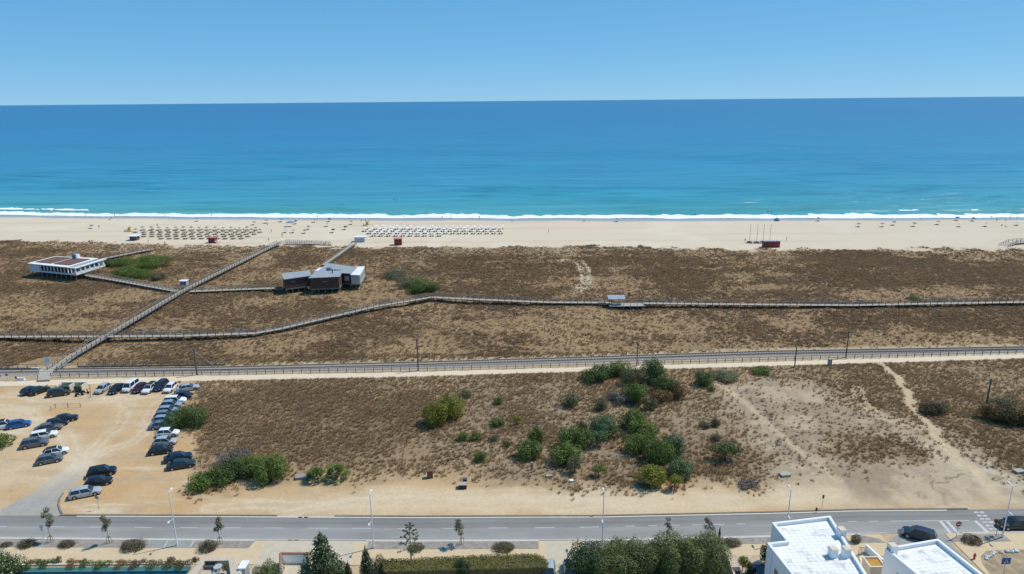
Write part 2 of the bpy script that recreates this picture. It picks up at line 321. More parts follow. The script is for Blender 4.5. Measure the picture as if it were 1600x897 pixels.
def ground_colour(X, Y):
    R = fields(X, Y); n1, n2, n3, st = R['n1'], R['n2'], R['n3'], R['st']
    c = np.zeros(X.shape + (3,)) + np.array((.37, .26, .15))
    c = mixc(c, (.48, .35, .205), sst(.45, .7, n2) * .8)
    c = mixc(c, (.28, .19, .115), sst(.42, .65, n1) * .7)
    dn = R['dune'].astype(float); c = mixc(c, (.31, .20, .105), dn * .72); c = mixc(c, (.44, .305, .165), dn * sst(.52, .72, n2) * .55)
    c = mixc(c, (.52, .42, .29), dn * sst(-34, -4, R['edge']) * sst(.46, .62, n3 * .6 + n2 * .4) * .9)
    c = mixc(c, (.25, .17, .10), R['darkf'] * .5)
    c = mixc(c, (.34, .265, .185), R['greyf'] * .5)
    c = mixc(c, (.26, .178, .105), R['cover'] * .9)
    c = c * np.where(R['dune'], .86, np.where(R['infield'], .80, 1.0))[..., None]
    corr = R['corr'].astype(float); c = mixc(c, (.40, .31, .20), corr)
    d = np.zeros_like(c) + np.array((.51, .345, .185)); d = mixc(d, (.55, .415, .26), sst(.4, .65, n1)); d = mixc(d, (.49, .30, .145), sst(.5, .75, n2) * .7)
    d = mixc(d, (.42, .31, .20), sst(.55, .75, fbm(X * .5, Y * 2, 5, 4, 21)) * .5)
    c = mixc(c, (0, 0, 0), R['dirt']) + d * R['dirt'][..., None]
    # faint wheel tracks and pale dust in the car park and verge
    tw = sst(.62, .8, fbm(X * .25, Y * 1.2, 4, 4, 31)) * R['dirt']; c = mixc(c, (.64, .54, .40), tw * .7)
    for tl in ([(125, 725), (160, 690), (190, 660), (200, 635), (170, 621)], [(135, 722), (175, 700), (215, 690), (228, 660), (240, 630)], [(122, 728), (110, 690), (60, 645), (-40, 630)], [(-40, 612), (60, 624), (150, 626), (270, 616)], [(330, 792), (600, 786), (900, 791), (1200, 782), (1520, 764)], [(440, 802), (600, 778), (900, 774), (1120, 780), (1300, 775)], [(1300, 752), (1400, 775), (1500, 800)], [(1270, 600), (1330, 650), (1420, 690), (1530, 750)], [(1600, 700), (1540, 690), (1480, 690)]):
        dl = line_d(X + (n2 - .5) * 3, Y + (n2 - .5) * 3, tl); tk = np.maximum(sst(.5, .15, np.abs(dl - .8)) * .8, sst(3.5, .5, dl) * .35) * (.4 + .9 * n3) * np.maximum(R['dirt'], R['pale']); c = mixc(c, (.62, .51, .37), np.clip(tk, 0, 1) * .8)
    rut = sst(.60, .72, fbm(X * .18, Y, 2.2, 4, 91)) * R['dirt']; c = mixc(c, (.40, .28, .16), rut * .35)
    veil = sst(4.5, 2, np.abs(Y - road_top(X) - 4.2 + (n2 - .5) * 4)) * R['dirt'] * sst(-40, -25, X); c = mixc(c, (.59, .46, .30), veil * .6)
    pl = R['pale'] * (1 - R['darkr'] * .9); pc = np.zeros_like(c) + np.array((.43, .335, .225)); pc = mixc(pc, (.29, .22, .15), sst(.47, .62, n2) * .8); pc = mixc(pc, (.50, .41, .295), sst(.55, .7, n1) * .8); pc = mixc(pc, (.28, .22, .16), sst(.54, .6, n3) * .5)
    ck = sst(.022, .006, np.abs(fbm(X, Y, 8, 4, 77) - .5)) * sst(.42, .55, n1 + .15); pc = mixc(pc, (.20, .145, .09), ck * .75)
    c = c * (1 - pl[..., None]) + pc * pl[..., None]
    c = mixc(c, (.53, .41, .26), R['trk'] * .9); c = mixc(c, (.50, .41, .28), np.clip(R['dtrk'], 0, 1) * .9)
    ap = sst(-.5, .5, poly_sd(X, Y, APRON)) * sst(124, 96, Y) * R['infield']; c = mixc(c, (.34, .32, .285), ap * sst(106, 95, Y + (n2 - .5) * 8))
    c = mixc(c, (.56, .49, .38), ap * sst(95, 106, Y + (n2 - .5) * 8) * .7)
    # beach
    b = np.zeros_like(c) + np.array((.60, .50, .37)); b = mixc(b, (.52, .42, .30), sst(.56, .74, fbm(X * .08, Y, 5, 4, 41)) * .6); b = mixc(b, (.64, .55, .43), sst(.5, .7, n1) * .6)
    b = mixc(b, (.53, .45, .35), sst(60, 260, X) * .5)
    off = shore(X) - Y + (fbm(X, Y * 0, 14, 3, 51) - .5) * 5
    wet = 1 - sst(12, 17, off); b = mixc(b, (.38, .325, .27), wet)
    c = c * (1 - R['beach'][..., None]) + b * R['beach'][..., None]
    t = R['town']; c[t] = np.array((.46, .35, .22))
    return np.clip(c, 0, 1), wet * R['beach']
def ground_material():
    m = bpy.data.materials.new('earth_and_sand'); m.use_nodes = True; nt = m.node_tree; N = nt.nodes; L = nt.links; b = N['Principled BSDF']
    b.inputs['Specular IOR Level'].default_value = .15
    a = N.new('ShaderNodeAttribute'); a.attribute_name = 'Col'; g = N.new('ShaderNodeNewGeometry')
    def noise(s, d, st=None):
        v = g.outputs['Position']
        if st:
            mp = N.new('ShaderNodeMapping'); mp.inputs['Scale'].default_value = st; L.new(v, mp.inputs[0]); v = mp.outputs[0]
        n = N.new('ShaderNodeTexNoise'); n.inputs['Scale'].default_value = s; n.inputs['Detail'].default_value = d; n.inputs['Roughness'].default_value = .7
        L.new(v, n.inputs['Vector']); return n.outputs['Fac']
    def rng_(x, lo, hi, f0=.3, f1=.7):
        r = N.new('ShaderNodeMapRange'); r.inputs['From Min'].default_value = f0; r.inputs['From Max'].default_value = f1
        r.inputs['To Min'].default_value = lo; r.inputs['To Max'].default_value = hi; L.new(x, r.inputs['Value']); return r.outputs[0]
    n1 = noise(1.6, 7); n2 = noise(.35, 5); k1 = rng_(n1, .80, 1.18); k2 = rng_(n2, .88, 1.10)
    ml = N.new('ShaderNodeMath'); ml.operation = 'MULTIPLY'; L.new(k1, ml.inputs[0]); L.new(k2, ml.inputs[1])
    at = N.new('ShaderNodeAttribute'); at.attribute_name = 'calm'       # smooth sand varies less
    one = N.new('ShaderNodeMix'); one.inputs['B'].default_value = 1.0; L.new(at.outputs['Fac'], one.inputs['Factor']); L.new(ml.outputs[0], one.inputs['A'])
    vm = N.new('ShaderNodeVectorMath'); vm.operation = 'SCALE'; L.new(a.outputs['Color'], vm.inputs[0]); L.new(one.outputs['Result'], vm.inputs['Scale'])
    L.new(vm.outputs[0], b.inputs['Base Color'])
    w = N.new('ShaderNodeAttribute'); w.attribute_name = 'wet'; L.new(rng_(w.outputs['Fac'], .95, .16, 0, 1), b.inputs['Roughness']); L.new(rng_(w.outputs['Fac'], .12, .6, 0, 1), b.inputs['Specular IOR Level'])
    bp = N.new('ShaderNodeBump'); bp.inputs['Distance'].default_value = .12; bp.inputs['Strength'].default_value = .7
    L.new(n1, bp.inputs['Height']); 
    iv = rng_(at.outputs['Fac'], .8, .12, 0, 1); L.new(iv, bp.inputs['Strength']); L.new(bp.outputs[0], b.inputs['Normal'])
    return m
EARTH = ground_material()
def sheet(name, rows, us, wfun):
    Yr = np.array(rows)[:, None] + 0 * us[None, :]; X = us[None, :] * wfun(Yr); Y = Yr.copy()
    Z = ground_h(X, Y); V = np.stack([X, Y, Z], -1).reshape(-1, 3); me = np_mesh(name, V, grid_faces(*X.shape))
    c, wet = ground_colour(X, Y); c4 = np.concatenate([c, np.ones(c.shape[:2] + (1,))], -1).astype(np.float32)
    a = me.color_attributes.new('Col', 'FLOAT_COLOR', 'POINT'); a.data.foreach_set('color', c4.ravel())
    w = me.attributes.new('wet', 'FLOAT', 'POINT'); w.data.foreach_set('value', wet.astype(np.float32).ravel())
    R = fields(X, Y); cl = np.clip(np.maximum(R['beach'], R['dirt'] * .45), 0, 1)
    w = me.attributes.new('calm', 'FLOAT', 'POINT'); w.data.foreach_set('value', cl.astype(np.float32).ravel())
    me.polygons.foreach_set('use_smooth', np.ones(len(me.polygons), bool))
    return struct(link(name, me, EARTH))
core = np.linspace(-1.12, 1.12, 640); sk = np.array([1.14, 1.18, 1.25, 1.4, 1.7, 2.4, 4, 8, 16])
US = np.concatenate([-sk[::-1], core, sk]); WF = lambda y: .80 * np.maximum(y, 50) + 12
r1 = [-150, -60, 0, 40, 60, 70]; y = 74.0
while y < 272: r1.append(y); y += .32 * (y / 80) ** 1.1
r2 = [r1[-1] + 1e-6]; y = r2[0]
while y < 410: y += 1.25; r2.append(y)
r2 = r2[:-1] + [r2[-1], 430]
sheet('ground', r1, US, WF); sheet('beach', r2, US, WF)

# ------------------------------------------------------------------ sea
def sea_material():
    m = bpy.data.materials.new('sea_water'); m.use_nodes = True; nt = m.node_tree; N = nt.nodes; L = nt.links; b = N['Principled BSDF']
    b.inputs['Roughness'].default_value = .32; b.inputs['Specular IOR Level'].default_value = .5; b.inputs['IOR'].default_value = 1.33
    a = N.new('ShaderNodeAttribute'); a.attribute_name = 'depth'; g = N.new('ShaderNodeNewGeometry')
    def noise(s, d, st):
        mp = N.new('ShaderNodeMapping'); mp.inputs['Scale'].default_value = st; L.new(g.outputs['Position'], mp.inputs[0])
        n = N.new('ShaderNodeTexNoise'); n.inputs['Scale'].default_value = s; n.inputs['Detail'].default_value = d; n.inputs['Roughness'].default_value = .6
        L.new(mp.outputs[0], n.inputs['Vector']); return n.outputs['Fac']
    big = noise(.006, 5, (.35, 1.3, 1)); 
    ad = N.new('ShaderNodeMath'); ad.operation = 'MULTIPLY_ADD'; ad.inputs[1].default_value = .30; L.new(big, ad.inputs[0])
    sb = N.new('ShaderNodeMath'); sb.operation = 'SUBTRACT'; sb.inputs[1].default_value = .15; L.new(a.outputs['Fac'], sb.inputs[0]); L.new(sb.outputs[0], ad.inputs[2])
    cr = N.new('ShaderNodeValToRGB'); e = cr.color_ramp.elements
    e[0].position = 0; e[0].color = (.115, .33, .31, 1); e[1].position = 1; e[1].color = (.018, .15, .31, 1)
    for p, c in ((.10, (.075, .315, .335)), (.28, (.044, .275, .355)), (.5, (.028, .225, .36)), (.75, (.020, .178, .34))):
        k = e.new(p); k.color = (*c, 1)
    L.new(ad.outputs[0], cr.inputs[0])
    st = noise(.05, 7, (.16, 1.9, 1)); r = N.new('ShaderNodeMapRange'); r.inputs['From Min'].default_value = .3; r.inputs['From Max'].default_value = .7  # streaks paint the light and dark of swell faces into the water colour
    r.inputs['To Min'].default_value = .76; r.inputs['To Max'].default_value = 1.2; L.new(st, r.inputs['Value'])
    vm = N.new('ShaderNodeVectorMath'); vm.operation = 'SCALE'; L.new(cr.outputs[0], vm.inputs[0]); L.new(r.outputs[0], vm.inputs['Scale']); L.new(vm.outputs[0], b.inputs['Base Color'])
    w1 = noise(.10, 7, (.45, 1.5, 1)); bp = N.new('ShaderNodeBump'); bp.inputs['Distance'].default_value = 1.6; bp.inputs['Strength'].default_value = .8
    L.new(w1, bp.inputs['Height']); L.new(bp.outputs[0], b.inputs['Normal'])
    return m
ds = [-14.0]
while ds[-1] < 90000: ds.append(ds[-1] + max(.9, .9 * (max(ds[-1], 1) / 120) ** 1.35))
ds = np.array(ds)[:, None]; us = np.concatenate([-np.array([12, 6, 3, 2, 1.5]), np.linspace(-1.2, 1.2, 220), np.array([1.5, 2, 3, 6, 12])])[None, :]
X = us * (.80 * (360 + np.maximum(ds, 0)) + 12); Y = shore(X) + ds
am = np.clip(ds / 14, 0, 1) * np.exp(-ds / 900.0)
ph = ds / 13.0 + 2.6 * fbm(X, ds * .6, 130, 3, 61) * 2; sw = np.sin(ph * 2 * math.pi * .5) ; sw = np.sign(sw) * np.abs(sw) ** 1.4
Z = SEA_Z + .1 + am * ((1.15 * sw + .16 * np.sin(ds / 10.5 * 2 * math.pi + 9 * fbm(X, ds * .8, 60, 3, 65))) * np.exp(-ds / 560.0) * sst(.38, .62, fbm(X, ds * 2.2, 120, 3, 71)) + .30 * (fbm(X * .35, ds, 9, 3, 81) - .5))
me = np_mesh('sea', np.stack([X + 0 * Z, Y, Z], -1).reshape(-1, 3), grid_faces(*Z.shape)); me.polygons.foreach_set('use_smooth', np.ones(len(me.polygons), bool))
dep = np.clip(np.log1p(np.maximum(ds, 0) / 25.0) / math.log1p(3000 / 25.0), 0, 1) + 0 * X
w_ = me.attributes.new('depth', 'FLOAT', 'POINT'); w_.data.foreach_set('value', dep.astype(np.float32).ravel())
struct(link('sea', me, sea_material()))
# surf: the long white wash and a few broken crests, real low rolls of foam
FOAM = mat('sea_foam', (.80, .83, .84), .7, .10, .5, .15, 1.2, world=True, stretch=(.35, 1, 1))
def foam(d0, width, z, hh, xa, xb, seed, ragged=1.0, patch=None):
    xs = np.arange(xa, xb, .7); n = fbm(xs, xs * 0, 30, 4, seed); n2 = fbm(xs, xs * 0, 4, 4, seed + 5); wd = width * (.6 + .8 * n) + ragged * (n2 - .5) * 5
    if patch is not None: wd = wd * sst(patch, patch + .1, fbm(xs, xs * 0, 16, 3, seed + 9)) 
    env = np.clip(np.minimum(xs - xa, xb - xs) / 6, 0, 1); wd = np.maximum(wd * env, 0)
    f0 = d0 + (fbm(xs, xs * 0, 22, 3, seed + 3) - .5) * 5; ts = np.array([0, .2, .5, .8, 1.0]); hz = np.array([-.05, .35, 1, .6, -.05])
    Yv = shore(xs)[:, None] + f0[:, None] + wd[:, None] * ts[None, :]; Xv = xs[:, None] + 0 * Yv
    Zv = np.where(wd < .25, -3.0, 0.0)[:, None] + z + hz[None, :] * hh * np.minimum(wd / 3, 1)[:, None] + (fbm(Xv, Yv, 1.2, 2, seed) - .5) * .12
    me = np_mesh('surf', np.stack([Xv, Yv, Zv], -1).reshape(-1, 3), grid_faces(*Zv.shape)); me.polygons.foreach_set('use_smooth', np.ones(len(me.polygons), bool))
    return stuff(link('surf', me, FOAM))
foam(-6.0, 12.5, SEA_Z + .24, .30, -420, 420, 1.0, 2.0)
foam(13, 4.0, SEA_Z + .35, .4, -330, -252, 2.0, 3.0)
foam(18, 3.2, SEA_Z + .35, .4, 205, 330, 4.0, 1.6, .48)
foam(48, 1.5, SEA_Z + .5, .3, 138, 152, 6.0, .6)


# ------------------------------------------------------------------ road, pavement, planting beds
ASPH = mat('asphalt', (.25, .24, .222), .9, .16, .35, .006, 14, world=True, stretch=(.25, 1, 1)); PAVE = mat('pavement_beige', (.56, .43, .27), .9, .07, .8, .003, 25, world=True)
PAVE2 = mat('driveway_concrete', (.50, .43, .32), .9, .08, .9, world=True); GRAV = mat('bed_gravel', (.27, .24, .21), .95, .3, 1.6, .02, 12, world=True, col2=(.36, .31, .26))
KERB = mat('kerb_stone', (.55, .51, .44), .9, .1, 2, world=True)
def asphalt():
    N = ASPH.node_tree.nodes; L = ASPH.node_tree.links; b = N['Principled BSDF']; src = b.inputs['Base Color'].links[0].from_socket
    a = N.new('ShaderNodeAttribute'); a.attribute_name = 'wear'; vm = N.new('ShaderNodeVectorMath'); vm.operation = 'SCALE'
    L.new(src, vm.inputs[0]); L.new(a.outputs['Fac'], vm.inputs['Scale']); L.new(vm.outputs[0], b.inputs['Base Color'])
asphalt()
xs = np.linspace(-170, 170, 341); ts = np.linspace(0, 1, 41); Yr = road_bot(xs)[:, None] * (1 - ts) + road_top(xs)[:, None] * ts
V = np.stack([xs[:, None] + 0 * Yr, Yr, 0 * Yr + .02], -1); me = np_mesh('road', V.reshape(-1, 3), grid_faces(*Yr.shape))
prof = np.interp(ts, [0, .08, .2, .33, .45, .5, .52, .62, .72, .8, .9, .97, 1], [1.18, 1.15, 1.08, 1.03, 1.10, 1.12, .90, .88, .72, .86, .78, .74, .9])
wear = prof[None, :] * (1 + .10 * (fbm(xs[:, None] + 0 * Yr, Yr, 9, 4, 15) - .5) * 2)
a_ = me.attributes.new('wear', 'FLOAT', 'POINT'); a_.data.foreach_set('value', wear.astype(np.float32).ravel()); struct(link('road', me, ASPH))
side = P2([(1386, 849), (1400, 836), (1488, 834), (1486, 851)]); side = [(side[0][0] - .5, side[0][1] - 22), side[0], side[1], side[2], side[3], (side[3][0] + .5, side[3][1] - 22)]
me = MB().add([(x, y, .014) for x, y in side], [tuple(range(6))]).mesh('side_road'); a_ = me.attributes.new('wear', 'FLOAT', 'POINT'); a_.data.foreach_set('value', [1.12] * 6)
struct(link('side_road', me, ASPH))
def curve_strip(name, f0, o0, f1, o1, xa, xb, z, m, n=60, wob=0):
    xs = np.linspace(xa, xb, n); a = [(x, float(f0(x)) + o0 + (random.random() - .5) * wob) for x in xs]; b = [(x, float(f1(x)) + o1 + (random.random() - .5) * wob) for x in xs]
    return struct(MB().strip(a, b, z).obj(name, m))
def kerb_strip(f, o, w, h, xa, xb, n=60):
    xs = np.linspace(xa, xb, n); mb = MB(); a = [(x, float(f(x)) + o) for x in xs]; b = [(x, float(f(x)) + o + w) for x in xs]
    mb.strip(a, b, h); mb.strip([(x, y) for x, y in a], a, 0, h); mb.strip(b, b, h, 0); return struct(mb.obj('kerb', KERB if f is not road_top else mat('shade_dark_kerb', (.22, .175, .12), .95, .25, 1.5, world=True)))  # far kerb: shade on its face is put into a darker brown colour
def xpx(px, f):                                              # x of the place where pixel column px meets line f
    x = 0.0
    for i in range(30):
        yv = float(f(x)); k = PX(x, yv, 0); q = P(px, 448.5 + 0, 0)
        lo, hi = 500, 900
        for j in range(24):
            mid = (lo + hi) / 2
            if P(px, mid).y > yv: lo = mid
            else: hi = mid
        nx = P(px, mid).x
        if abs(nx - x) < 1e-3: break
        x = nx
    return x
X98 = P(96, 803).x; xk0, xk1 = P(433, 806).x, P(523, 807).x
kerb_strip(road_top, 0, .25, .14, X98, xk0); kerb_strip(road_top, 0, .25, .14, xk1, P(1512, 796).x); kerb_strip(road_top, 0, .25, .14, 95, 170)
MBk = MB(); kp = [tuple(v) for v in P2([(96, 803.5), (92, 797), (90, 789), (92, 779), (98, 771)])]; ko = [(x + .28, y + .05) for x, y in kp]
MBk.strip(kp, ko, .13); MBk.strip(kp, kp, 0, .13); struct(MBk.obj('kerb', MATS['shade_dark_kerb']))
for t in (0,):                                               # pavement sheet, then the beds set into it
    curve_strip('pavement', pave_bot, -.55, road_bot, -.12, -170, P(1386, 848).x, .06, PAVE, 120)
    curve_strip('pavement', pave_bot, -12, road_bot, -.12, P(1487, 845).x, 170, .06, PAVE, 60)
    kerb_strip(road_bot, -.24, .24, .10, -170, P(398, 845).x); kerb_strip(road_bot, -.24, .24, .10, P(572, 845).x, P(842, 845).x); kerb_strip(road_bot, -.24, .24, .10, P(908, 845).x, P(1345, 836).x)
    kerb_strip(road_bot, -.24, .24, .10, P(1505, 835).x, 170)
curve_strip('driveway', pave_bot, -9, road_bot, -.3, P(415, 850).x, P(557, 850).x, .066, PAVE2, 12); curve_strip('driveway', pave_bot, -9, road_bot, -.3, P(852, 850).x, P(893, 850).x, .066, PAVE2, 12)
def bed(pa, pb, sk=.5, name='planting_bed', m=None):
    xa, xb = P(pa, 850).x, P(pb, 850).x; n = 24; o = []
    a = [(x, float(road_bot(x)) - .30) for x in np.linspace(xa, xb, n)]; b = [(x - sk, float(bed_bot(x))) for x in np.linspace(xa, xb, n)]
    mb = MB(); mb.strip(a, b, .075); return struct(mb.obj(name, m or GRAV))
bed(-250, 226); bed(226, 306, name='parking_bay', m=mat('bay_asphalt', (.27, .265, .25), .9, .15, 1, world=True)); bed(306, 397); bed(575, 841, 0); bed(909, 1330, 0)
tipA = P2([(1330, 835.6), (1352, 838), (1372, 842), (1385, 848.5), (1330, 849)]); struct(MB().add([(x, y, .08) for x, y in tipA], [tuple(range(5))]).obj('planting_bed', GRAV))
tipB = P2([(1487, 842), (1497, 836.5), (1566, 834.5), (1580, 846.5), (1487, 847)]); struct(MB().add([(x, y, .08) for x, y in tipB], [tuple(range(5))]).obj('planting_bed', GRAV))
rnd_bed = P2([(1534, 880), (1532, 870), (1540, 862), (1556, 860), (1610, 859), (1700, 858), (1700, 930), (1556, 930), (1546, 897), (1538, 886)]); struct(MB().add([(x, y, .07) for x, y in rnd_bed], [tuple(range(10))]).obj('planting_bed', mat('dry_bed', (.30, .22, .14), .95, .35, .9, .03, 8, world=True, col2=(.44, .33, .2))))
# painted markings
def paint(pix, z=.032):
    return struct(MB().add([(*p, z) for p in P2(pix)], [tuple(range(len(pix)))]).obj('road_marking', PAINTR))
def dash(a, b, w=.13):
    xa, xb = P(a, 824).x, P(b, 824).x; mb = MB(); A = [(x, float(road_mid(x)) - w / 2) for x in (xa, xb)]; B = [(x, float(road_mid(x)) + w / 2) for x in (xa, xb)]
    mb.strip(A, B, .032); return struct(mb.obj('road_marking', PAINTR))
for a, b in ((-20, 10), (70, 100), (140, 168), (210, 238), (282, 308), (350, 377), (414, 443), (482, 513), (551, 583), (622, 652), (692, 723), (763, 793), (835, 866), (906, 936), (977, 993), (1014, 1028), (1048, 1063), (1083, 1098), (1118, 1134), (1154, 1168), (1230, 1245), (1270, 1285), (1332, 1346), (1366, 1380), (1400, 1526)): dash(a, b)
def edge_line(f, o, pa, pb, w_=.14):
    xa, xb = P(pa, 826).x, P(pb, 826).x; n = 60; xs = np.linspace(xa, xb, n); mb = MB(); mb.strip([(x, float(f(x)) + o) for x in xs], [(x, float(f(x)) + o + w_) for x in xs], .032); struct(mb.obj('road_marking', PAINTR if w_ < .2 else KERB))
edge_line(road_top, -.30, 100, 1510, .30); edge_line(road_bot, .12, -250, 1380)
paint([(1467, 814.5), (1472, 814.5), (1493, 840), (1488, 840)]); paint([(1477, 814.5), (1482, 814.5), (1503, 837), (1498, 837)]); paint([(1521, 813.8), (1526, 813.8), (1546, 832), (1540, 832)])
for i in range(6):
    for j in range(2):
        y0 = 799.5 + i * 5.2; x0 = 1521 + i * 4.6 + j * 9
        paint([(x0, y0), (x0 + 7, y0), (x0 + 8.5, y0 + 2.6), (x0 + 1.5, y0 + 2.6)]).data.materials[0] = mat('worn_paint', (.46, .455, .44), .85, .3, 3, world=True)
for a in (259, 300): paint([(a - 4, 856.5), (a - 2.5, 856.5), (a + 4.5, 844.8), (a + 3, 844.8)], .085)
for a, b in ((469, 808.6), (478, 808.6), (453, 844.6), (463, 844.6), (1505, 795.5), (924, 807)):       # drain gratings at the kerb
    p = P(a, b); o = MB().box((p.x, p.y, .03), (.55, .28, .03)).obj('drain_grate', BLACK); 
    mb = MB(); [mb.box((p.x - .2 + .1 * k, p.y, .052), (.03, .24, .012)) for k in range(5)]; mb.obj('bar', DGREY, o)
    tag(o, {469: 'left grate of the pair by the far kerb at the verge gap', 478: 'right grate of the pair by the far kerb at the verge gap', 453: 'left grate of the pair at the driveway mouth', 463: 'right grate of the pair at the driveway mouth', 1505: 'dark grate at the far kerb near the zebra crossing', 924: 'single dark grate at the far kerb above the lamp by the big hedge'}[a], 'drain grate', 'drain grates along the road')

# ------------------------------------------------------------------ railway
BALL = mat('ballast', (.30, .265, .235), .95, .25, 2.5, .05, 6, world=True); RAILM = mat('rail_steel', (.10, .075, .06), .5, .2, 2, metal=.4); SLEEP = mat('sleeper', (.27, .245, .22), .95, .2, 3, world=True)
DPATH = mat('sand_track', (.66, .54, .39), .95, .06, .8, .02, 10, world=True, col2=(.68, .55, .38))
xs = np.arange(-260, 261, 1.0); tr = empty('railway_track', (0, float(track_y(0)), 0)); tag(tr, 'single railway track on grey ballast running behind the sandy track', 'railway track')
def trk(o): return [(x, float(track_y(x)) + o) for x in xs]
oy = float(track_y(0))
def rel(l): return [(a, b - oy) for a, b in l]
MB().strip(rel(trk(-2.1)), rel(trk(-1.5)), .0, .22).strip(rel(trk(-1.5)), rel(trk(1.5)), .22).strip(rel(trk(1.5)), rel(trk(2.1)), .22, 0).obj('ballast', BALL, tr)
for o in (-.80, .80):
    mb = MB(); l = rel(trk(o)); [mb.bar((*a, .40), (*b, .40), .09, .16) for a, b in zip(l[:-1], l[1:])]; mb.obj('rail', RAILM, tr)
mb = MB()
for x in np.arange(-250, 250, .65): yv = float(track_y(x)) - oy; mb.box((x, yv, .26), (.26, 2.6, .12), .02)
stuff(mb.obj('sleepers', SLEEP, tr))
curve_strip('dirt_path', path_near, 0, path_far, 0, -260, 260, .02, DPATH, 300, .5)
def fence(pix, step, h, label, m, rails=(.45, .95), base=0.0, group=None):
    pts = resample([P(a, b) for a, b in pix], step); r = empty('rail_fence', pts[0]); tag(r, label, 'fence', group); o0 = pts[0]
    pm = MB().box((0, 0, h / 2), (.12, .12, h)).mesh('post')
    for p in pts: o = link('post', pm, m, r); o.location = p - o0
    for z in rails:
        mb = MB(); [mb.bar(a - o0 + Vector((0, .08, z * h)), b - o0 + Vector((0, .08, z * h)), .05, .09) for a, b in zip(pts[:-1], pts[1:])]; mb.obj('rail', m, r)
    if base: mb = MB(); [mb.bar(a - o0 + Vector((0, 0, base / 2)), b - o0 + Vector((0, 0, base / 2)), .18, base) for a, b in zip(pts[:-1], pts[1:])]; mb.obj('base_beam', m, r)
    return r
FW = mat('fence_timber', (.17, .15, .135), .85, .2, 3)
fence([(80, 590), (330, 586), (640, 580), (860, 574.5)], 2.1, 1.15, 'long timber post-and-rail fence between the sandy track and railway, car park half', FW)
fence([(860, 574.5), (1200, 565), (1600, 553), (1660, 551)], 2.1, 1.15, 'long timber post-and-rail fence between the sandy track and railway, right half', FW)
fence([(122, 574), (352, 571)], 2.1, 1.2, 'dark timber fence behind the railway with a low dark beam', FW, base=.35)
fence([(-60, 578), (58, 577)], 2.1, 1.2, 'short dark fence behind the railway left of the level crossing', FW, base=.35)
# ------------------------------------------------------------------ ground plants: scrub and grass as instanced tufts
def tuft(name, n, r, h, bw, m, lean=.6, dome=False, seed=0):
    q = np.random.default_rng(seed); V = []; F = []
    for i in range(n):
        a = q.random() * 2 * math.pi; rr = r * math.sqrt(q.random())
        if dome:
            z = h * (1 - (rr / r) ** 2) * (.55 + .5 * q.random()) + .03; p = np.array((rr * math.cos(a), rr * math.sin(a), z))
            u = q.normal(size=3); u /= np.linalg.norm(u); v = np.cross(u, q.normal(size=3)); v /= np.linalg.norm(v); s = bw * (.6 + .8 * q.random())
            k = len(V); V += [p - u * s, p + v * s * .7, p + u * s]; F.append((k, k + 1, k + 2))
        else:
            b = np.array((rr * math.cos(a) * .4, rr * math.sin(a) * .4, 0)); t = np.array((rr * math.cos(a) * (1 + lean), rr * math.sin(a) * (1 + lean), h * (.5 + .6 * q.random())))
            w = np.array((-math.sin(a), math.cos(a), 0)) * bw * .5; k = len(V); V += [b - w, b + w, t]; F.append((k, k + 1, k + 2))
    me = np_mesh(name, np.array(V), np.array(F)); me.materials.append(m); return bpy.data.objects.new(name, me)
def scatter(name, xy, scl, vid, protos):
    z = ground_h(xy[:, 0], xy[:, 1]); me = bpy.data.meshes.new(name); me.vertices.add(len(xy))
    me.vertices.foreach_set('co', np.column_stack([xy, z]).astype(np.float32).ravel())
    for nm, ty, v in (('scl', 'FLOAT', scl), ('rz', 'FLOAT', rng.random(len(xy)) * 6.283), ('vid', 'INT', vid)):
        a = me.attributes.new(nm, ty, 'POINT'); a.data.foreach_set('value', v.astype(np.float32 if ty == 'FLOAT' else np.int32))
    o = stuff(link(name, me)); ng = bpy.data.node_groups.new(name, 'GeometryNodeTree'); N = ng.nodes; L = ng.links
    ng.interface.new_socket('Geometry', in_out='INPUT', socket_type='NodeSocketGeometry'); ng.interface.new_socket('Geometry', in_out='OUTPUT', socket_type='NodeSocketGeometry')
    gi = N.new('NodeGroupInput'); go = N.new('NodeGroupOutput'); jn = N.new('GeometryNodeJoinGeometry')
    def attr(n, t): a = N.new('GeometryNodeInputNamedAttribute'); a.data_type = t; a.inputs[0].default_value = n; return a.outputs[0]
    cx = N.new('ShaderNodeCombineXYZ'); L.new(attr('rz', 'FLOAT'), cx.inputs[2]); sa = attr('scl', 'FLOAT'); va = attr('vid', 'INT')
    for k, pr in enumerate(protos):
        cmp = N.new('FunctionNodeCompare'); cmp.data_type = 'INT'; cmp.operation = 'EQUAL'; L.new(va, cmp.inputs[2]); cmp.inputs[3].default_value = k
        oi = N.new('GeometryNodeObjectInfo'); oi.inputs[0].default_value = pr
        ip = N.new('GeometryNodeInstanceOnPoints'); L.new(gi.outputs[0], ip.inputs['Points']); L.new(cmp.outputs[0], ip.inputs['Selection'])
        L.new(oi.outputs['Geometry'], ip.inputs['Instance']); L.new(cx.outputs[0], ip.inputs['Rotation']); L.new(sa, ip.inputs['Scale']); L.new(ip.outputs[0], jn.inputs[0])
    L.new(jn.outputs[0], go.inputs[0]); md = o.modifiers.new('tufts', 'NODES'); md.node_group = ng; return o
def cand(n, y0, y1):
    yv = np.sqrt(rng.random(n) * (y1 * y1 - y0 * y0) + y0 * y0); xv = (rng.random(n) * 2 - 1) * 1.1 * (.78 * yv + 12); return xv, yv
SCR1 = leafmat('dry_scrub', (.26, .165, .093), (.41, .268, .142), .12, .42, .3); SCR2 = leafmat('grey_scrub', (.23, .175, .125), (.33, .26, .185), .2, .35, .25)
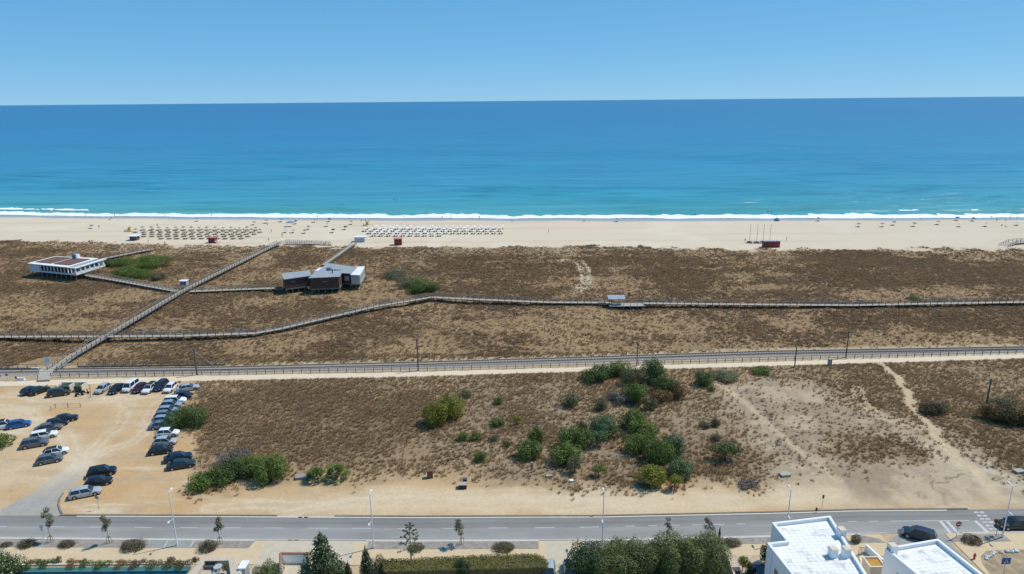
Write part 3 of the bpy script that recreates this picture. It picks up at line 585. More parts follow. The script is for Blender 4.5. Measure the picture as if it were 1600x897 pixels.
GRS1 = leafmat('dry_grass', (.33, .215, .105), (.44, .305, .16), .15, .3, .25); RUST = leafmat('rust_tuft', (.21, .115, .055), (.31, .185, .09), .3, .2, .3); OLV = leafmat('olive_tuft', (.10, .10, .045), (.16, .15, .07), .3, .2, .3)
A1 = [tuft('tuft', 46, .75, .55, .22, SCR1, dome=True, seed=s) for s in (1, 2)] + [tuft('tuft', 40, .7, .5, .2, SCR2, dome=True, seed=3)]
B1 = [tuft('tuft', 26, .38, .55, .06, GRS1, seed=s) for s in (4, 5)]; BRG = leafmat('brown_grass', (.26, .17, .095), (.39, .265, .15), .12, .3, .25); B1 += [tuft('tuft', 30, .36, .45, .065, BRG, seed=14)]
C1 = [tuft('tuft', 34, .5, .5, .15, RUST, dome=True, seed=6), tuft('tuft', 34, .5, .45, .15, OLV, dome=True, seed=7)]
def keep(pix_list, xv, yv, ok):
    return ok
def avoid(xv, yv):
    ok = np.ones(len(xv), bool); bx = [(P(70, 577), 9)]
    for c, r in bx: ok &= np.hypot(xv - c.x, yv - c.y) > r
    return ok & ~((yv < path_far(xv) + .8) & (yv > path_near(xv) - .4)) & (np.abs(yv - track_y(xv)) > 2.4)
xv, yv = cand(230000, 88, 310); x2, y2 = cand(45000, 88, 158); xv = np.r_[xv, x2]; yv = np.r_[yv, y2]; R = fields(xv, yv); pr = np.clip(R['cover'] * 1.1 + np.where(R['dune'], .08, .03 * (1 - R['dirt'])), 0, 1) * (1 - R['beach'])* (R['dune'] | R['infield']) * (1 - R['dirt']) ** 2 * np.where(R['infield'], .55, 1.0); ok = (rng.random(len(xv)) < pr) & avoid(xv, yv)
sA = np.where(R['dune'], .30 + .60 * rng.random(len(xv)) ** 2, .20 + .36 * rng.random(len(xv)) ** 2)
vA = np.where(rng.random(len(xv)) < .12 + .35 * R['greyf'] + .2 * sst(100, 240, xv), 2, rng.integers(0, 2, len(xv)))
scatter('dune_scrub', np.column_stack([xv, yv])[ok], sA[ok], vA[ok], A1)
xv, yv = cand(190000, 88, 310); x2, y2 = cand(150000, 88, 158); xv = np.r_[xv, x2]; yv = np.r_[yv, y2]; R = fields(xv, yv); pr = np.clip(R['grass'] * .8 + .4 * R['cover'], 0, 1); ok = (rng.random(len(xv)) < pr) & avoid(xv, yv)
scatter('dry_grass', np.column_stack([xv, yv])[ok], (.45 + .6 * rng.random(len(xv)))[ok], np.where(rng.random(len(xv)) < np.where(R['dune'], .25 + .75 * R['cover'], .15 + .45 * R['cover']), 2, rng.integers(0, 2, len(xv)))[ok], B1)
# scattered single clumps: rusty ones on the bare golden ground, olive ones elsewhere
xv, yv = cand(26000, 90, 300); R = fields(xv, yv); cl = fbm(xv, yv, 12, 3, 33); base = np.clip(R['grass'] * 1.2 + R['pale'] * .10 + R['dirt'] * .001, 0, 1) * sst(.45, .68, cl)
ok = (rng.random(len(xv)) < base * np.where(R['infield'], .35, .7)) & avoid(xv, yv); sC = .5 + 1.0 * rng.random(len(xv)) ** 2
scatter('dry_clumps', np.column_stack([xv, yv])[ok], sC[ok], (rng.random(len(xv)) < .25).astype(int)[ok], C1)

# ------------------------------------------------------------------ bushes and trees
def lobes_mesh(name, lobes, dens, leaf, seed, up=.3, box=None, fill=.25, flow=None):
    q = np.random.default_rng(seed); pts = []; nrm = []
    for (cx, cy, cz, rx, ry, rz) in lobes:
        ar = 4 * math.pi * ((rx * ry) ** 1.6 / 3 + (rx * rz) ** 1.6 / 3 + (ry * rz) ** 1.6 / 3) ** (1 / 1.6); n = int(ar * dens)
        d = q.normal(size=(n, 3)); d /= np.linalg.norm(d, axis=1)[:, None]; bd = q.normal(size=(14, 3)); bd /= np.linalg.norm(bd, axis=1)[:, None]
        bump = np.max(np.exp((d @ bd.T - 1) * 9), axis=1); r = .78 + .30 * bump - .10 * np.abs(q.normal(size=n)); ins = q.random(n) < fill; r[ins] *= (.55 + .4 * q.random(ins.sum()))
        r *= 1 + .17 * q.normal(size=n) * (q.random(n) < .32)
        p = d * r[:, None] * np.array((rx, ry, rz)) + np.array((cx, cy, cz)); nn = d / np.array((rx, ry, rz)); nn /= np.linalg.norm(nn, axis=1)[:, None]
        k = p[:, 2] > .02; pts.append(p[k]); nrm.append(nn[k])
    return leaf_cards(name, np.concatenate(pts), np.concatenate(nrm), leaf, q, up)
def leaf_cards(name, p, nn, leaf, q, up=.3):
    n = len(p); nn = nn + q.normal(size=(n, 3)) * .55 + np.array((0, 0, up)); nn /= np.linalg.norm(nn, axis=1)[:, None]
    u = np.cross(nn, q.normal(size=(n, 3))); u /= np.linalg.norm(u, axis=1)[:, None]; v = np.cross(nn, u); s = leaf * (.55 + .8 * q.random(n))[:, None]
    V = np.stack([p - u * s * .5, p + v * s * .32, p + u * s * .5, p - v * s * .32], 1).reshape(-1, 3)
    return np_mesh(name, V, np.arange(len(V)).reshape(-1, 4))
LEAF = dict(dark=leafmat('leaf_dark', (.05, .085, .02), (.12, .17, .045)), green=leafmat('leaf_green', (.075, .12, .02), (.185, .24, .048)), lime=leafmat('leaf_lime', (.13, .15, .015), (.30, .29, .045)),
            blue=leafmat('leaf_bluegreen', (.055, .105, .04), (.14, .21, .085)), olive=leafmat('leaf_olive', (.10, .10, .045), (.20, .185, .09)), grey=leafmat('leaf_dead', (.12, .105, .09), (.24, .21, .18)),
            reed=leafmat('leaf_reed', (.17, .095, .035), (.30, .19, .075)), pale=leafmat('leaf_pale', (.16, .17, .085), (.28, .265, .15)), brown=leafmat('leaf_brown', (.085, .07, .03), (.155, .125, .06)),
            ever=leafmat('leaf_evergreen', (.012, .030, .014), (.045, .075, .032)), hedge=leafmat('leaf_hedge', (.10, .11, .022), (.25, .215, .05)), olea=leafmat('leaf_oleander', (.065, .10, .026), (.21, .225, .075)), conif=leafmat('leaf_conifer', (.035, .07, .025), (.11, .16, .06)), silver=leafmat('leaf_silver', (.10, .16, .12), (.26, .33, .27)))
FLW = mat('white_blossom', (.75, .74, .70), .7, .05, 4); PNK = mat('pink_blossom', (.5, .22, .22), .7, .2, 4)
seedn = [100]
def trunk_mesh(h, r, spread, q):
    mb = MB(); mb.cyl((0, 0, -.1), (0, 0, h * .5), r, r * .7, 6)
    for i in range(4):
        a = q.random() * 6.28; mb.cyl((0, 0, h * (.25 + .06 * i)), (spread * math.cos(a), spread * math.sin(a), h * (.75 + .1 * i)), r * .55, r * .2, 5)
    return mb
def bush(px, py, wpx, hpx, kind, label, cat='bush', name='bush', nl=5, stem=0.0, dens=1.0, leaf=None, group=None, flat=1.0, loc=None, wm=None, hm=None, trunk=True):
    """px,py: middle of the foot of the plant in the photograph; width and height as seen, in pixels"""
    seedn[0] += 1; q = np.random.default_rng(seedn[0]); b = Vector(loc) if loc else G(px, py); s = PX(*b); W = wm or wpx / s
    ang = math.atan2(CH, b.y); H = hm or max((.46 if hpx > .7 * wpx else .3) * W, 1.2 * (hpx / s - W * .58 * math.sin(ang)) / math.cos(ang)); D = W * (.9 if flat == 1 else flat)
    o = empty(name, b, q.random() * .0); cz0 = stem * H; hh = (H - cz0); lf = leaf or min(.24, max(.12, W * .07)); lobes = []
    for i in range(nl):
        a = 6.28 * i / nl + q.random() * .9; rr = .28 + .14 * q.random(); fr = .56 + .30 * q.random()
        lobes.append((W * rr * math.cos(a), D * rr * math.sin(a), cz0 + hh * (.36 + .16 * q.random()), W * .30 * (.8 + .5 * q.random()), D * .30 * (.8 + .5 * q.random()), hh * .42 * fr * 1.35))
    lobes.append((0, 0, cz0 + hh * .5, W * .30, D * .30, hh * .5) if nl else (0, 0, hh * .38, W * .5, D * .5, hh * .6))
    me = lobes_mesh('crown', lobes, dens * 1.7 / (lf * lf), lf, seedn[0]); link('crown', me, LEAF[kind], o)
    if trunk: trunk_mesh(cz0 + hh * .7, max(.05, .035 * W + .02), W * .22, q).obj('trunk', BARK, o)
    return tag(o, label, cat, group)
BG = 'bushes and small trees on the dry field'
for a in [(927, 596, 34, 24, 'dark', 'low dark green bush at the left end of the clump by the sandy track'), (944, 589, 30, 24, 'dark', 'dark green bush second from the left in the clump by the sandy track'),
          (967, 586, 32, 26, 'green', 'green bush third from the left in the clump by the sandy track'), (990, 600, 40, 34, 'olive', 'olive green bush in the middle of the clump below the track fence'),
          (1022, 596, 38, 40, 'dark', 'tall greyish dark bush at the top right of the clump under the track fence'), (993, 628, 40, 36, 'green', 'round green bush below the clump, right of the grey dead brush'),
          (967, 628, 34, 22, 'grey', 'grey leafless dead brush beside the round green bush'), (1040, 614, 36, 32, 'dark', 'dark green bush above the orange dry reeds'),
          (1060, 622, 22, 24, 'reed', 'orange dry reed clump at the right of the bush group'), (1033, 626, 30, 22, 'reed', 'yellow brown reed clump under the dark green bush'),
          (1016, 640, 20, 22, 'olive', 'small olive shrub at the foot of the reed clumps'), (892, 634, 28, 25, 'olive', 'sparse olive shrub standing alone left of the bush clumps'),
          (939, 640, 20, 22, 'olive', 'small dull olive shrub left of the grey dead brush'), (1099, 602, 25, 25, 'dark', 'compact dark green bush alone right of the clump by the track'),
          (1134, 592, 42, 16, 'pale', 'low pale green spreading shrub on the bank under the track'), (1191, 583, 28, 14, 'green', 'low green shrub touching the sandy track at right'),
          (1111, 611, 12, 10, 'olive', 'tiny olive tuft at the top of the thin footpath'), (946, 678, 44, 36, 'blue', 'domed blue-green bush in the middle of the dry field'),
          (986, 668, 36, 34, 'green', 'bright green bush touching the domed blue-green bush'), (1003, 684, 42, 34, 'green', 'bright green bush below and right of the domed blue-green one'),
          (897, 698, 38, 38, 'green', 'feathery green bush upper one of the pair left of the small round tree'), (884, 724, 40, 38, 'green', 'dark-footed green bush lower one of the pair left of the small round tree'),
          (909, 674, 16, 18, 'dark', 'small dark bush behind the feathery green pair'), (1000, 706, 44, 36, 'green', 'wide green bush at the upper left of the biggest thicket'),
          (1029, 722, 48, 46, 'green', 'largest green bush in the heart of the biggest thicket'), (1052, 712, 34, 38, 'blue', 'tall blue-green bush at the upper right of the biggest thicket'),
          (1018, 758, 36, 38, 'lime', 'yellow-green bush at the lower left of the biggest thicket'), (1063, 742, 36, 32, 'blue', 'dark blue-green bush at the right of the biggest thicket'),
          (1118, 688, 15, 12, 'olive', 'small olive bush above the lone field tree'), (1103, 668, 16, 12, 'olive', 'faint olive shrub at the left of two on the bare slope'),
          (1118, 666, 13, 13, 'brown', 'dark brown-green shrub at the right of two on the bare slope'), (1172, 759, 30, 14, 'grey', 'low dry brush on the verge right of the thicket'),
          (681, 663, 38, 40, 'lime', 'lime green bush, the lower left half of the bright pair mid-field'), (703, 652, 38, 42, 'lime', 'lime green bush, the taller right half of the bright pair mid-field'),
          (726, 620, 18, 14, 'olive', 'small dull shrub just right of the lime green pair'), (779, 631, 13, 13, 'green', 'tiny green sapling between the lime pair and the olive shrub'),
          (777, 665, 20, 15, 'green', 'small green shrub with a dark shadow in the middle of the grey field'), (722, 688, 15, 15, 'green', 'left one of two small green shrubs under the lime pair'),
          (742, 687, 20, 14, 'green', 'right one of two small green shrubs under the lime pair'), (751, 720, 18, 18, 'green', 'small round green shrub above the two dark boxes'),
          (838, 690, 24, 26, 'green', 'upper bush of the slanting green pair left of the thicket'), (825, 714, 34, 32, 'green', 'lower bush of the slanting green pair left of the thicket'),
          (773, 689, 15, 12, 'olive', 'sparse olive shrub at the middle of the lower field'), (792, 698, 12, 12, 'olive', 'tiny olive shrub left of the slanting green pair'),
          (292, 664, 52, 38, 'dark', 'big dark bush beside the right-hand row of parked cars'), (2, 697, 40, 26, 'green', 'leafy green bush cut by the left edge below the blue car'),
          (316, 760, 46, 30, 'green', 'green bush at the lower left end of the roadside thicket'), (342, 756, 42, 32, 'dark', 'darker bush second from left in the roadside thicket'),
          (372, 745, 46, 36, 'dark', 'dark bush under the grey dead shrub in the roadside thicket'), (366, 724, 44, 30, 'grey', 'grey dead shrub rising above the roadside thicket'),
          (398, 738, 40, 34, 'green', 'green bush second from right in the roadside thicket'), (425, 750, 46, 46, 'green', 'bright green rounded bush at the right end of the roadside thicket'),
          (1450, 645, 28, 20, 'brown', 'dry brown shrub beside the winding footpath'), (1467, 645, 24, 22, 'olive', 'olive leafy shrub right of the dry brown one beside the footpath'),
          (1548, 655, 34, 30, 'reed', 'left tawny reed clump at the foot of the wooden utility pole'), (1574, 660, 40, 36, 'brown', 'middle brown-green reed clump near the right edge'), (1600, 664, 40, 36, 'reed', 'right tawny reed clump cut by the right edge'), (1570, 640, 40, 26, 'olive', 'olive shrub behind the reed clumps at the right edge')]:
    bush(*a, group=BG, stem=.0, dens=.75 if a[4] in ('grey', 'olive') else 1.0)
for a in [(933, 696, 32, 28, 'blue', 'small round tree on a bare trunk below the domed bush'), (898, 738, 24, 27, 'olive', 'thin sparse tree below the feathery green pair'), (935, 744, 20, 20, 'green', 'thin little tree with a separate shadow left of the thicket'),
          (1054, 765, 20, 26, 'lime', 'small yellow-green tree at the lower right of the thicket'), (1133, 719, 36, 32, 'dark', 'lone spreading tree on the bare slope right of the thicket'), (808, 664, 12, 16, 'lime', 'tiny yellowish sapling between the lime pair and the thicket')]:
    bush(*a, cat='tree', name='small_tree', stem=.35, nl=5, group=BG, dens=.8)
DG = 'green bushes among the dunes'
for a in [(170, 416, 22, 16, 'dark', 'dark bush against the right end of the white beach restaurant'), (190, 415, 32, 18, 'green', 'green bush behind the path ramp right of the white restaurant'), (236, 418, 54, 20, 'green', 'wide green bush, the largest right of the white restaurant'),
          (195, 432, 40, 18, 'green', 'spreading green bush nearest the boardwalk right of the white restaurant'), (221, 434, 34, 22, 'green', 'dense round bush at the middle of the group right of the white restaurant'), (246, 437, 22, 12, 'olive', 'small dull bush at the right end of the restaurant bush group'),
          (620, 434, 30, 16, 'pale', 'pale grassy bush at the upper left of the streak right of the dark restaurant'), (640, 447, 38, 20, 'pale', 'grey-green bush at the middle of the streak right of the dark restaurant'), (655, 456, 34, 22, 'green', 'green bush at the lower end of the streak above the boardwalk bend'), (674, 455, 24, 16, 'dark', 'small dark green bush above the boardwalk bend'),
          (1428, 468, 18, 8, 'green', 'small green bush behind the long boardwalk at right')]:
    bush(*a, group=DG, dens=.9, hm=max(1.0, .30 * a[2] / SCL(a[0], a[1]) + 1.0) if a[0] < 300 else None)
# town side plants
BL = 'clipped low bushes in the planting bed'
for px, py, wpx, hpx, l in [(43, 853, 29, 18, 'brown-green clipped bush left of the staked sapling nearest the left edge'), (105, 853, 27, 16, 'low clipped bush right of the staked sapling nearest the left edge'), (208, 856, 42, 18, 'wide clipped bush left of the first street lamp'), (326, 859, 32, 22, 'clipped bush under the round-headed sapling right of the first lamp'),
                            (650, 859, 28, 14, 'clipped bush behind the young tiered conifer'), (788, 858, 38, 17, 'flat-topped brown bush near the driveway gap'), (1143, 851, 32, 16, 'brown clipped bush just right of the big flowering hedge'), (1337, 848, 18, 17, 'clipped bush at the right side of the first white house'), (1518, 847, 34, 20, 'dark domed bush beside the no entry sign'), (10, 853, 20, 11, 'small thin bush cut by the left edge in the bed')]:
    bush(px, py, wpx, hpx, 'brown', l, name='clipped_bush', nl=0, leaf=.10, group=BL, flat=.75, dens=1.5)
def sapling(px, py, top, wpx, kind, label, stakes=True, parts=3):
    seedn[0] += 1; q = np.random.default_rng(seedn[0]); b = G(px, py); s = PX(*b); H = (py - top) / s / math.cos(math.atan2(CH, b.y)) * 1.0; W = wpx / s; o = empty('sapling', b); lob = []
    for i in range(parts + 2): lob.append(((q.random() - .5) * W * .6, (q.random() - .5) * W * .6, H * (.55 + .4 * i / (parts + 1)), W * .26, W * .26, H * .10))
    link('crown', lobes_mesh('crown', lob, 62, .17, seedn[0], fill=.4), LEAF[kind], o)
    mb = MB(); mb.cyl((0, 0, 0), (0, 0, H * .9), .04, .015, 6)
    for l in lob[:4]: mb.cyl((0, 0, l[2] - H * .12), l[:3], .02, .01, 4)
    mb.obj('trunk', BARK, o)
    if stakes:
        for a in (0, 2.1, 4.2): MB().cyl((.38 * math.cos(a), .38 * math.sin(a), 0), (.3 * math.cos(a), .3 * math.sin(a), 1.1), .035, n=6).obj('stake', WOODB, o)
        mb = MB(); c = [(.31 * math.cos(a), .31 * math.sin(a), 1.05) for a in (0, 2.1, 4.2)]; [mb.bar(c[i], c[(i + 1) % 3], .03, .08) for i in range(3)]; mb.obj('tie', WOODB, o)
    return tag(o, label, 'tree', 'young street trees')
sapling(80, 848, 801, 20, 'olive', 'staked sapling with a ball crown nearest the left edge of the road'); sapling(171, 849, 808, 18, 'olive', 'thin staked sapling second from left with a two-tier crown'); sapling(344, 850, 813, 19, 'olive', 'round-headed sapling over the clipped bush right of the first lamp')
sapling(721, 851, 815, 22, 'olive', 'staked sapling by the road above the long clipped hedge'); sapling(1041, 850, 815, 16, 'grey', 'almost leafless sapling rising behind the middle of the flowering hedge', False); sapling(1107, 846, 813, 20, 'grey', 'thin grey sapling behind the right end of the flowering hedge', False); sapling(1556, 838, 813, 16, 'brown', 'sparse dark sapling beside the lamp at the zebra crossing', False)
for px, py, wpx, hpx, l in [(918, 893, 46, 52, 'dark glossy bush with white flowers at the left end of the big hedge'), (955, 893, 52, 56, 'oleander second from left in the big roadside hedge'), (992, 893, 52, 58, 'oleander third from left in the big roadside hedge'), (1030, 893, 54, 62, 'oleander in the middle of the big roadside hedge'), (1066, 893, 56, 66, 'tall oleander fifth from left in the big roadside hedge'), (1100, 893, 58, 70, 'tallest brownish oleander at the right end of the big hedge')]:
    bs = bush(px, py, wpx * 1.22, hpx, 'olea' if px > 930 else 'conif', l, name='oleander', nl=7, hm=4.0 + (px - 918) * .0088, leaf=.2, group='shrubs of the big roadside hedge', dens=1.1)
    q = np.random.default_rng(px); me0 = bs.children[0].data; co = np.empty(len(me0.vertices) * 3, np.float32); me0.vertices.foreach_get('co', co); co = co.reshape(-1, 4, 3).mean(1); ix = q.choice(len(co), 60 if px > 930 else 24)
    nm = np.tile((0, -.3, .8), (len(ix), 1)); link('blossom', leaf_cards('blossom', co[ix] * 1.03, nm, .15, q), PNK if px > 930 else FLW, bs)
bush(1122, 905, 26, 26, 'conif', 'mid green bush at the foot of the right end of the big hedge', name='bush', leaf=.18, group='garden shrubs'); bush(905, 906, 26, 14, 'lime', 'low lime bush in front of the left end of the big hedge', name='bush', leaf=.15, group='garden shrubs'); bush(1022, 906, 26, 12, 'lime', 'low lime bush at the bottom edge in front of the big hedge', name='bush', leaf=.15, group='garden shrubs')
ol = bush(10, 902, 46, 46, 'dark', 'white flowering oleander in the bottom left corner', name='oleander', leaf=.2, group='garden shrubs'); q = np.random.default_rng(5); me0 = ol.children[0].data; co = np.empty(len(me0.vertices) * 3, np.float32); me0.vertices.foreach_get('co', co); co = co.reshape(-1, 4, 3).mean(1); ix = q.choice(len(co), 260)
link('blossom', leaf_cards('blossom', co[ix] * 1.04, np.tile((0, -.4, .8), (len(ix), 1)), .2, q), FLW, ol)
bush(418, 905, 42, 34, 'olea', 'reddish green shrub left of the terracotta-capped wall', name='bush', leaf=.18, group='garden shrubs'); bush(527, 908, 34, 26, 'lime', 'bright light green bush at the foot of the big conifer', name='bush', leaf=.15, group='garden shrubs'); bush(592, 895, 22, 28, 'olive', 'feathery grey-green shrub left of the long clipped hedge', name='bush', leaf=.14, group='garden shrubs'); bush(617, 905, 34, 18, 'silver', 'silvery agave-like shrub at the bottom edge in front of the hedge', name='bush', leaf=.3, group='garden shrubs')
def cone_tree(px, py, top, wpx, kind, label, name, shape='cone', leaf=.28, base=None):
    seedn[0] += 1; q = np.random.default_rng(seedn[0]); b = Vector((*P(px, py)[:2], 0)); s = PX(*b); 
    H = CH - (CH / 1) * 0; r = P(px, top, 0); d = (r - Vector((0, 0, CH))).normalized(); t = b.y / d.y; H = CH + d.z * t; W = wpx / s; o = empty(name, b)
    if shape == 'cone':
        lob = []
        for i in range(30):
            f = (i + .5) / 30; z = H * (.08 + .88 * f); rad = W * .5 * (1 - f) ** .8 * (.75 + .4 * q.random()); a = i * 2.4; lob.append((rad * .55 * math.cos(a), rad * .55 * math.sin(a), z, rad * .55 + .15, rad * .55 + .15, H * .055 + .12))
        me = lobes_mesh('crown', lob, 1.25 / (leaf * leaf), leaf, seedn[0], up=.4)
    elif shape == 'column':
        lob = [(0, 0, H * (.12 + .1 * i), W * .5 * math.sin(math.pi * min(1, .35 + .08 * i)) ** .7, W * .5 * math.sin(math.pi * min(1, .35 + .08 * i)) ** .7, H * .12) for i in range(9)]
        me = lobes_mesh('crown', lob, 2.2 / (leaf * leaf), leaf, seedn[0], up=.6)
    else:                                                    # tiered
        lob = []
        for k in range(5):
            z = H * (.42 + .12 * k); rad = W * .5 * (1 - k * .17)
            for i in range(5):
                a = 6.28 * i / 5 + k
                for f in (.55, .85, 1.05): lob.append((rad * f * math.cos(a), rad * f * math.sin(a), z + .12 * f, .17, .17, .13))
        lob.append((0, 0, H * .98, .12, .12, .2)); me = lobes_mesh('crown', lob, 90, .13, seedn[0])
    link('crown', me, LEAF[kind], o); mb = MB().cyl((0, 0, 0), (0, 0, H * .95), .05 + W * .02, .02, 7)
    if shape == 'tier':
        for k in range(5):
            for i in range(5): a = 6.28 * i / 5 + k; rad = W * .5 * (1 - k * .17); mb.cyl((0, 0, H * (.40 + .12 * k)), (rad * math.cos(a), rad * math.sin(a), H * (.42 + .12 * k) + .1), .025, .012, 4)
    mb.obj('trunk', BARK, o); return tag(o, label, 'tree', 'garden conifers')
cone_tree(508, 922, 829, 92, 'conif', 'big broad dark green conifer in front of the driveway', 'conifer'); cone_tree(575, 918, 853, 24, 'ever', 'taller dark cypress left of the long hedge', 'cypress', 'column', .16); cone_tree(546, 918, 876, 15, 'ever', 'short dark cypress beside the big conifer', 'cypress', 'column', .14)
cone_tree(643, 884, 816, 40, 'conif', 'young open tiered conifer standing behind the clipped hedge', 'conifer', 'tier'); cone_tree(1123, 850, 822, 5, 'ever', 'very narrow dark cypress at the right end of the big hedge', 'cypress', 'column', .1)
# long clipped hedge
def hedge(pix, z, label, kind):
    poly = P2(pix, z); o = empty('clipped_hedge', (*poly[0], 0)); q = np.random.default_rng(9); ox, oy_ = poly[0]
    a = np.array(poly) - np.array(poly[0]); mn, mxx = a.min(0), a.max(0); n = 60000; xy = mn + (mxx - mn) * q.random((n, 2)); ins = np.zeros(n, bool)
    for i in range(len(a)):
        x1, y1 = a[i]; x2, y2 = a[(i + 1) % len(a)]; ins ^= ((y1 > xy[:, 1]) != (y2 > xy[:, 1])) & (xy[:, 0] < (x2 - x1) * (xy[:, 1] - y1) / (y2 - y1 + 1e-12) + x1)
    xy = xy[ins][:9000]; tp = np.column_stack([xy, z - .06 + .07 * q.normal(size=len(xy))]); tn = np.tile((0, 0, 1.), (len(tp), 1)); P_, N_ = [tp], [tn]
    for i in range(len(a)):
        p, r = a[i], a[(i + 1) % len(a)]; L_ = np.hypot(*(r - p)); m_ = int(L_ * z * 55); t = q.random(m_)[:, None]; e = (r - p) / L_; nr = np.array((e[1], -e[0])); pp = p + (r - p) * t + nr * (.05 * q.normal(size=m_))[:, None]
        P_.append(np.column_stack([pp, q.random(m_) * z])); N_.append(np.tile((*nr, 0), (m_, 1)))
    link('crown', leaf_cards('crown', np.concatenate(P_), np.concatenate(N_), .17, q, .2), LEAF[kind], o); MB().prism([tuple(v) for v in offset_poly([tuple(v) for v in a], .18)], 0, z - .2).obj('inner_branches', BARK, o); return tag(o, label, 'hedge')
hedge([(598, 873), (640, 872), (690, 869.5), (760, 866), (838, 864.5), (850, 870), (857, 878), (855, 886), (600, 893)], 1.9, 'long clipped brown-green hedge at the bottom beside the driveway', 'hedge')
MB_b = [(723, 905, 26, 32, 'ever', 'dark upright shrub in front of the long hedge at the bottom edge'), (1160, 893, 15, 24, 'lime', 'small lime round-headed tree in the gravel yard'), (1169, 897, 9, 20, 'dark', 'small dark shrub beside the lime round-headed tree'), (1196, 880, 16, 30, 'ever', 'dark creeper against the shaded wall of the first white house')]
for a in MB_b: bush(*a, name='small_tree' if 'tree in' in a[5] else 'bush', cat='tree' if 'tree in' in a[5] else 'bush', stem=.4 if a[0] == 1160 else 0, leaf=.13, group='garden shrubs')
# low plants in the strip above the pool wall and dwarf palms on the field
for i, (a, k) in enumerate(((48, 'olive'), (70, 'dark'), (112, 'reed'), (132, 'dark'), (160, 'green'), (190, 'reed'), (215, 'brown'), (240, 'olive'), (266, 'olive'), (285, 'brown'))):
    bush(a, 882.5, 22, 5, k, ORD[i].capitalize().lower() + ' low plant from the left in the strip above the pool wall', name='low_plant', nl=3, leaf=.13, group='plants above the pool wall', trunk=False)
bush(92, 880, 8, 12, 'olive', 'thin upright plant at the pavement edge above the pool', name='low_plant', nl=3, leaf=.12); bush(268, 879, 12, 12, 'brown', 'dry upright plant at the pavement edge near the terrace', name='low_plant', nl=3, leaf=.12)
def palm(px, py, r, label, kind='olive', n=26):
    seedn[0] += 1; q = np.random.default_rng(seedn[0]); b = G(px, py); o = empty('dwarf_palm', b); V = []; F = []
    for i in range(n):
        a = q.random() * 6.28; el = .15 + 1.2 * q.random(); L_ = r * (.7 + .5 * q.random()); d = np.array((math.cos(a) * math.cos(el), math.sin(a) * math.cos(el), math.sin(el))); c = d * L_ * .6 + np.array((0, 0, .25)); sd = np.array((-math.sin(a), math.cos(a), 0))
        for j in range(7):
            t = (j - 3) / 3; dd = d * math.cos(t) + sd * math.sin(t); e = c + dd * L_ * .5; k = len(V); w_ = np.cross(dd, (0, 0, 1)) * .10; V += [c - w_, c + w_, e]; F.append((k, k + 1, k + 2))
    link('fronds', np_mesh('fronds', np.array(V), np.array(F)), LEAF[kind], o); mb = MB(); [mb.cyl((0, 0, 0), (.4 * math.cos(i), .3 * math.sin(i), .5), .12, .09, 7) for i in (0.3, 2.2, 4.1)]; mb.obj('trunk', BARK, o); return tag(o, label, 'palm', 'dwarf palms by the slab')
palm(493, 751, 2.0, 'low spiky dwarf palm next to the concrete slab', 'green', 60); palm(526, 748, 2.3, 'taller rounded dwarf palm with grey dead trunks', 'green', 70)
# ------------------------------------------------------------------ boardwalks
WOODP = mat('dark_post_timber', (.155, .135, .115), .9, .25, 3); WOODT = mat('tan_timber', (.40, .32, .22), .9, .2, 3)
def boardwalk(pts, label, width=2.0, dz=.8, step=2.0, m=WOODG, pm=WOODP, rail=True, h=1.0, solid=False):
    """pts: centre line on deck level, (x, y, z) in metres"""
    pts = resample(pts, step); o0 = Vector((pts[0].x, pts[0].y, 0)); r = empty('boardwalk', o0); tag(r, label, 'boardwalk', 'timber boardwalks over the dunes'); n = len(pts); nr = []
    for i in range(n):
        t = (pts[min(i + 1, n - 1)] - pts[max(i - 1, 0)]); t.z = 0; t.normalize(); nr.append(Vector((-t.y, t.x, 0)))
    L_ = [p + k * width / 2 - o0 for p, k in zip(pts, nr)]; R_ = [p - k * width / 2 - o0 for p, k in zip(pts, nr)]
    mb = MB()
    for i in range(n - 1):
        a, b, c, d = L_[i], R_[i], R_[i + 1], L_[i + 1]; t = Vector((0, 0, .14)); mb.add([a - t, b - t, c - t, d - t, a, b, c, d], [(3, 2, 1, 0), (4, 5, 6, 7), (0, 1, 5, 4), (2, 3, 7, 6)])
    mb.obj('deck', m, r); cache = {}
    if rail:
        for S, sg in ((L_, 1), (R_, -1)):
            for i, p in enumerate(S):
                w_ = p + o0; gz = float(ground_h(w_.x, w_.y)) - .1; top = p.z + h; hgt = round((top - gz) * 4) / 4 + .05
                if hgt not in cache: cache[hgt] = MB().box((0, 0, -hgt / 2), (.13, .13, hgt)).mesh('post')
                o = link('post', cache[hgt], pm, r); o.location = (p.x + nr[i].x * sg * .07, p.y + nr[i].y * sg * .07, top)
            for z, th in ((h, .12), (h * .55, .10)):
                mb = MB(); [mb.bar(a + Vector((0, 0, z)), b + Vector((0, 0, z)), .08, th) for a, b in zip(S[:-1], S[1:])]; mb.obj('handrail' if z == h else 'mid_rail', mat('rail_timber', (.25, .215, .175), .9, .2, 3) if pm is WOODP else pm, r)
    return r
def D(l, z): return [P(a, b, z) for a, b in l]
boardwalk(D([(-70, 525), (0, 525.5), (162, 525)], 1.15), 'boardwalk section crossing the dunes from the left edge to the diagonal walk')
boardwalk(D([(170, 525), (290, 524), (400, 520), (440, 513), (590, 478), (675, 464)], 1.18), 'middle section of the long boardwalk climbing from the diagonal walk to the bend')
boardwalk(D([(675, 464), (760, 468), (860, 472), (955, 472.5)], 1.21), 'section of the long boardwalk between the bend and the roofed shelter')
boardwalk(D([(1003, 473.5), (1200, 475.5), (1330, 476.5), (1450, 474), (1600, 471.5), (1680, 470)], 1.19), 'section of the long boardwalk from the roofed shelter to the right edge')
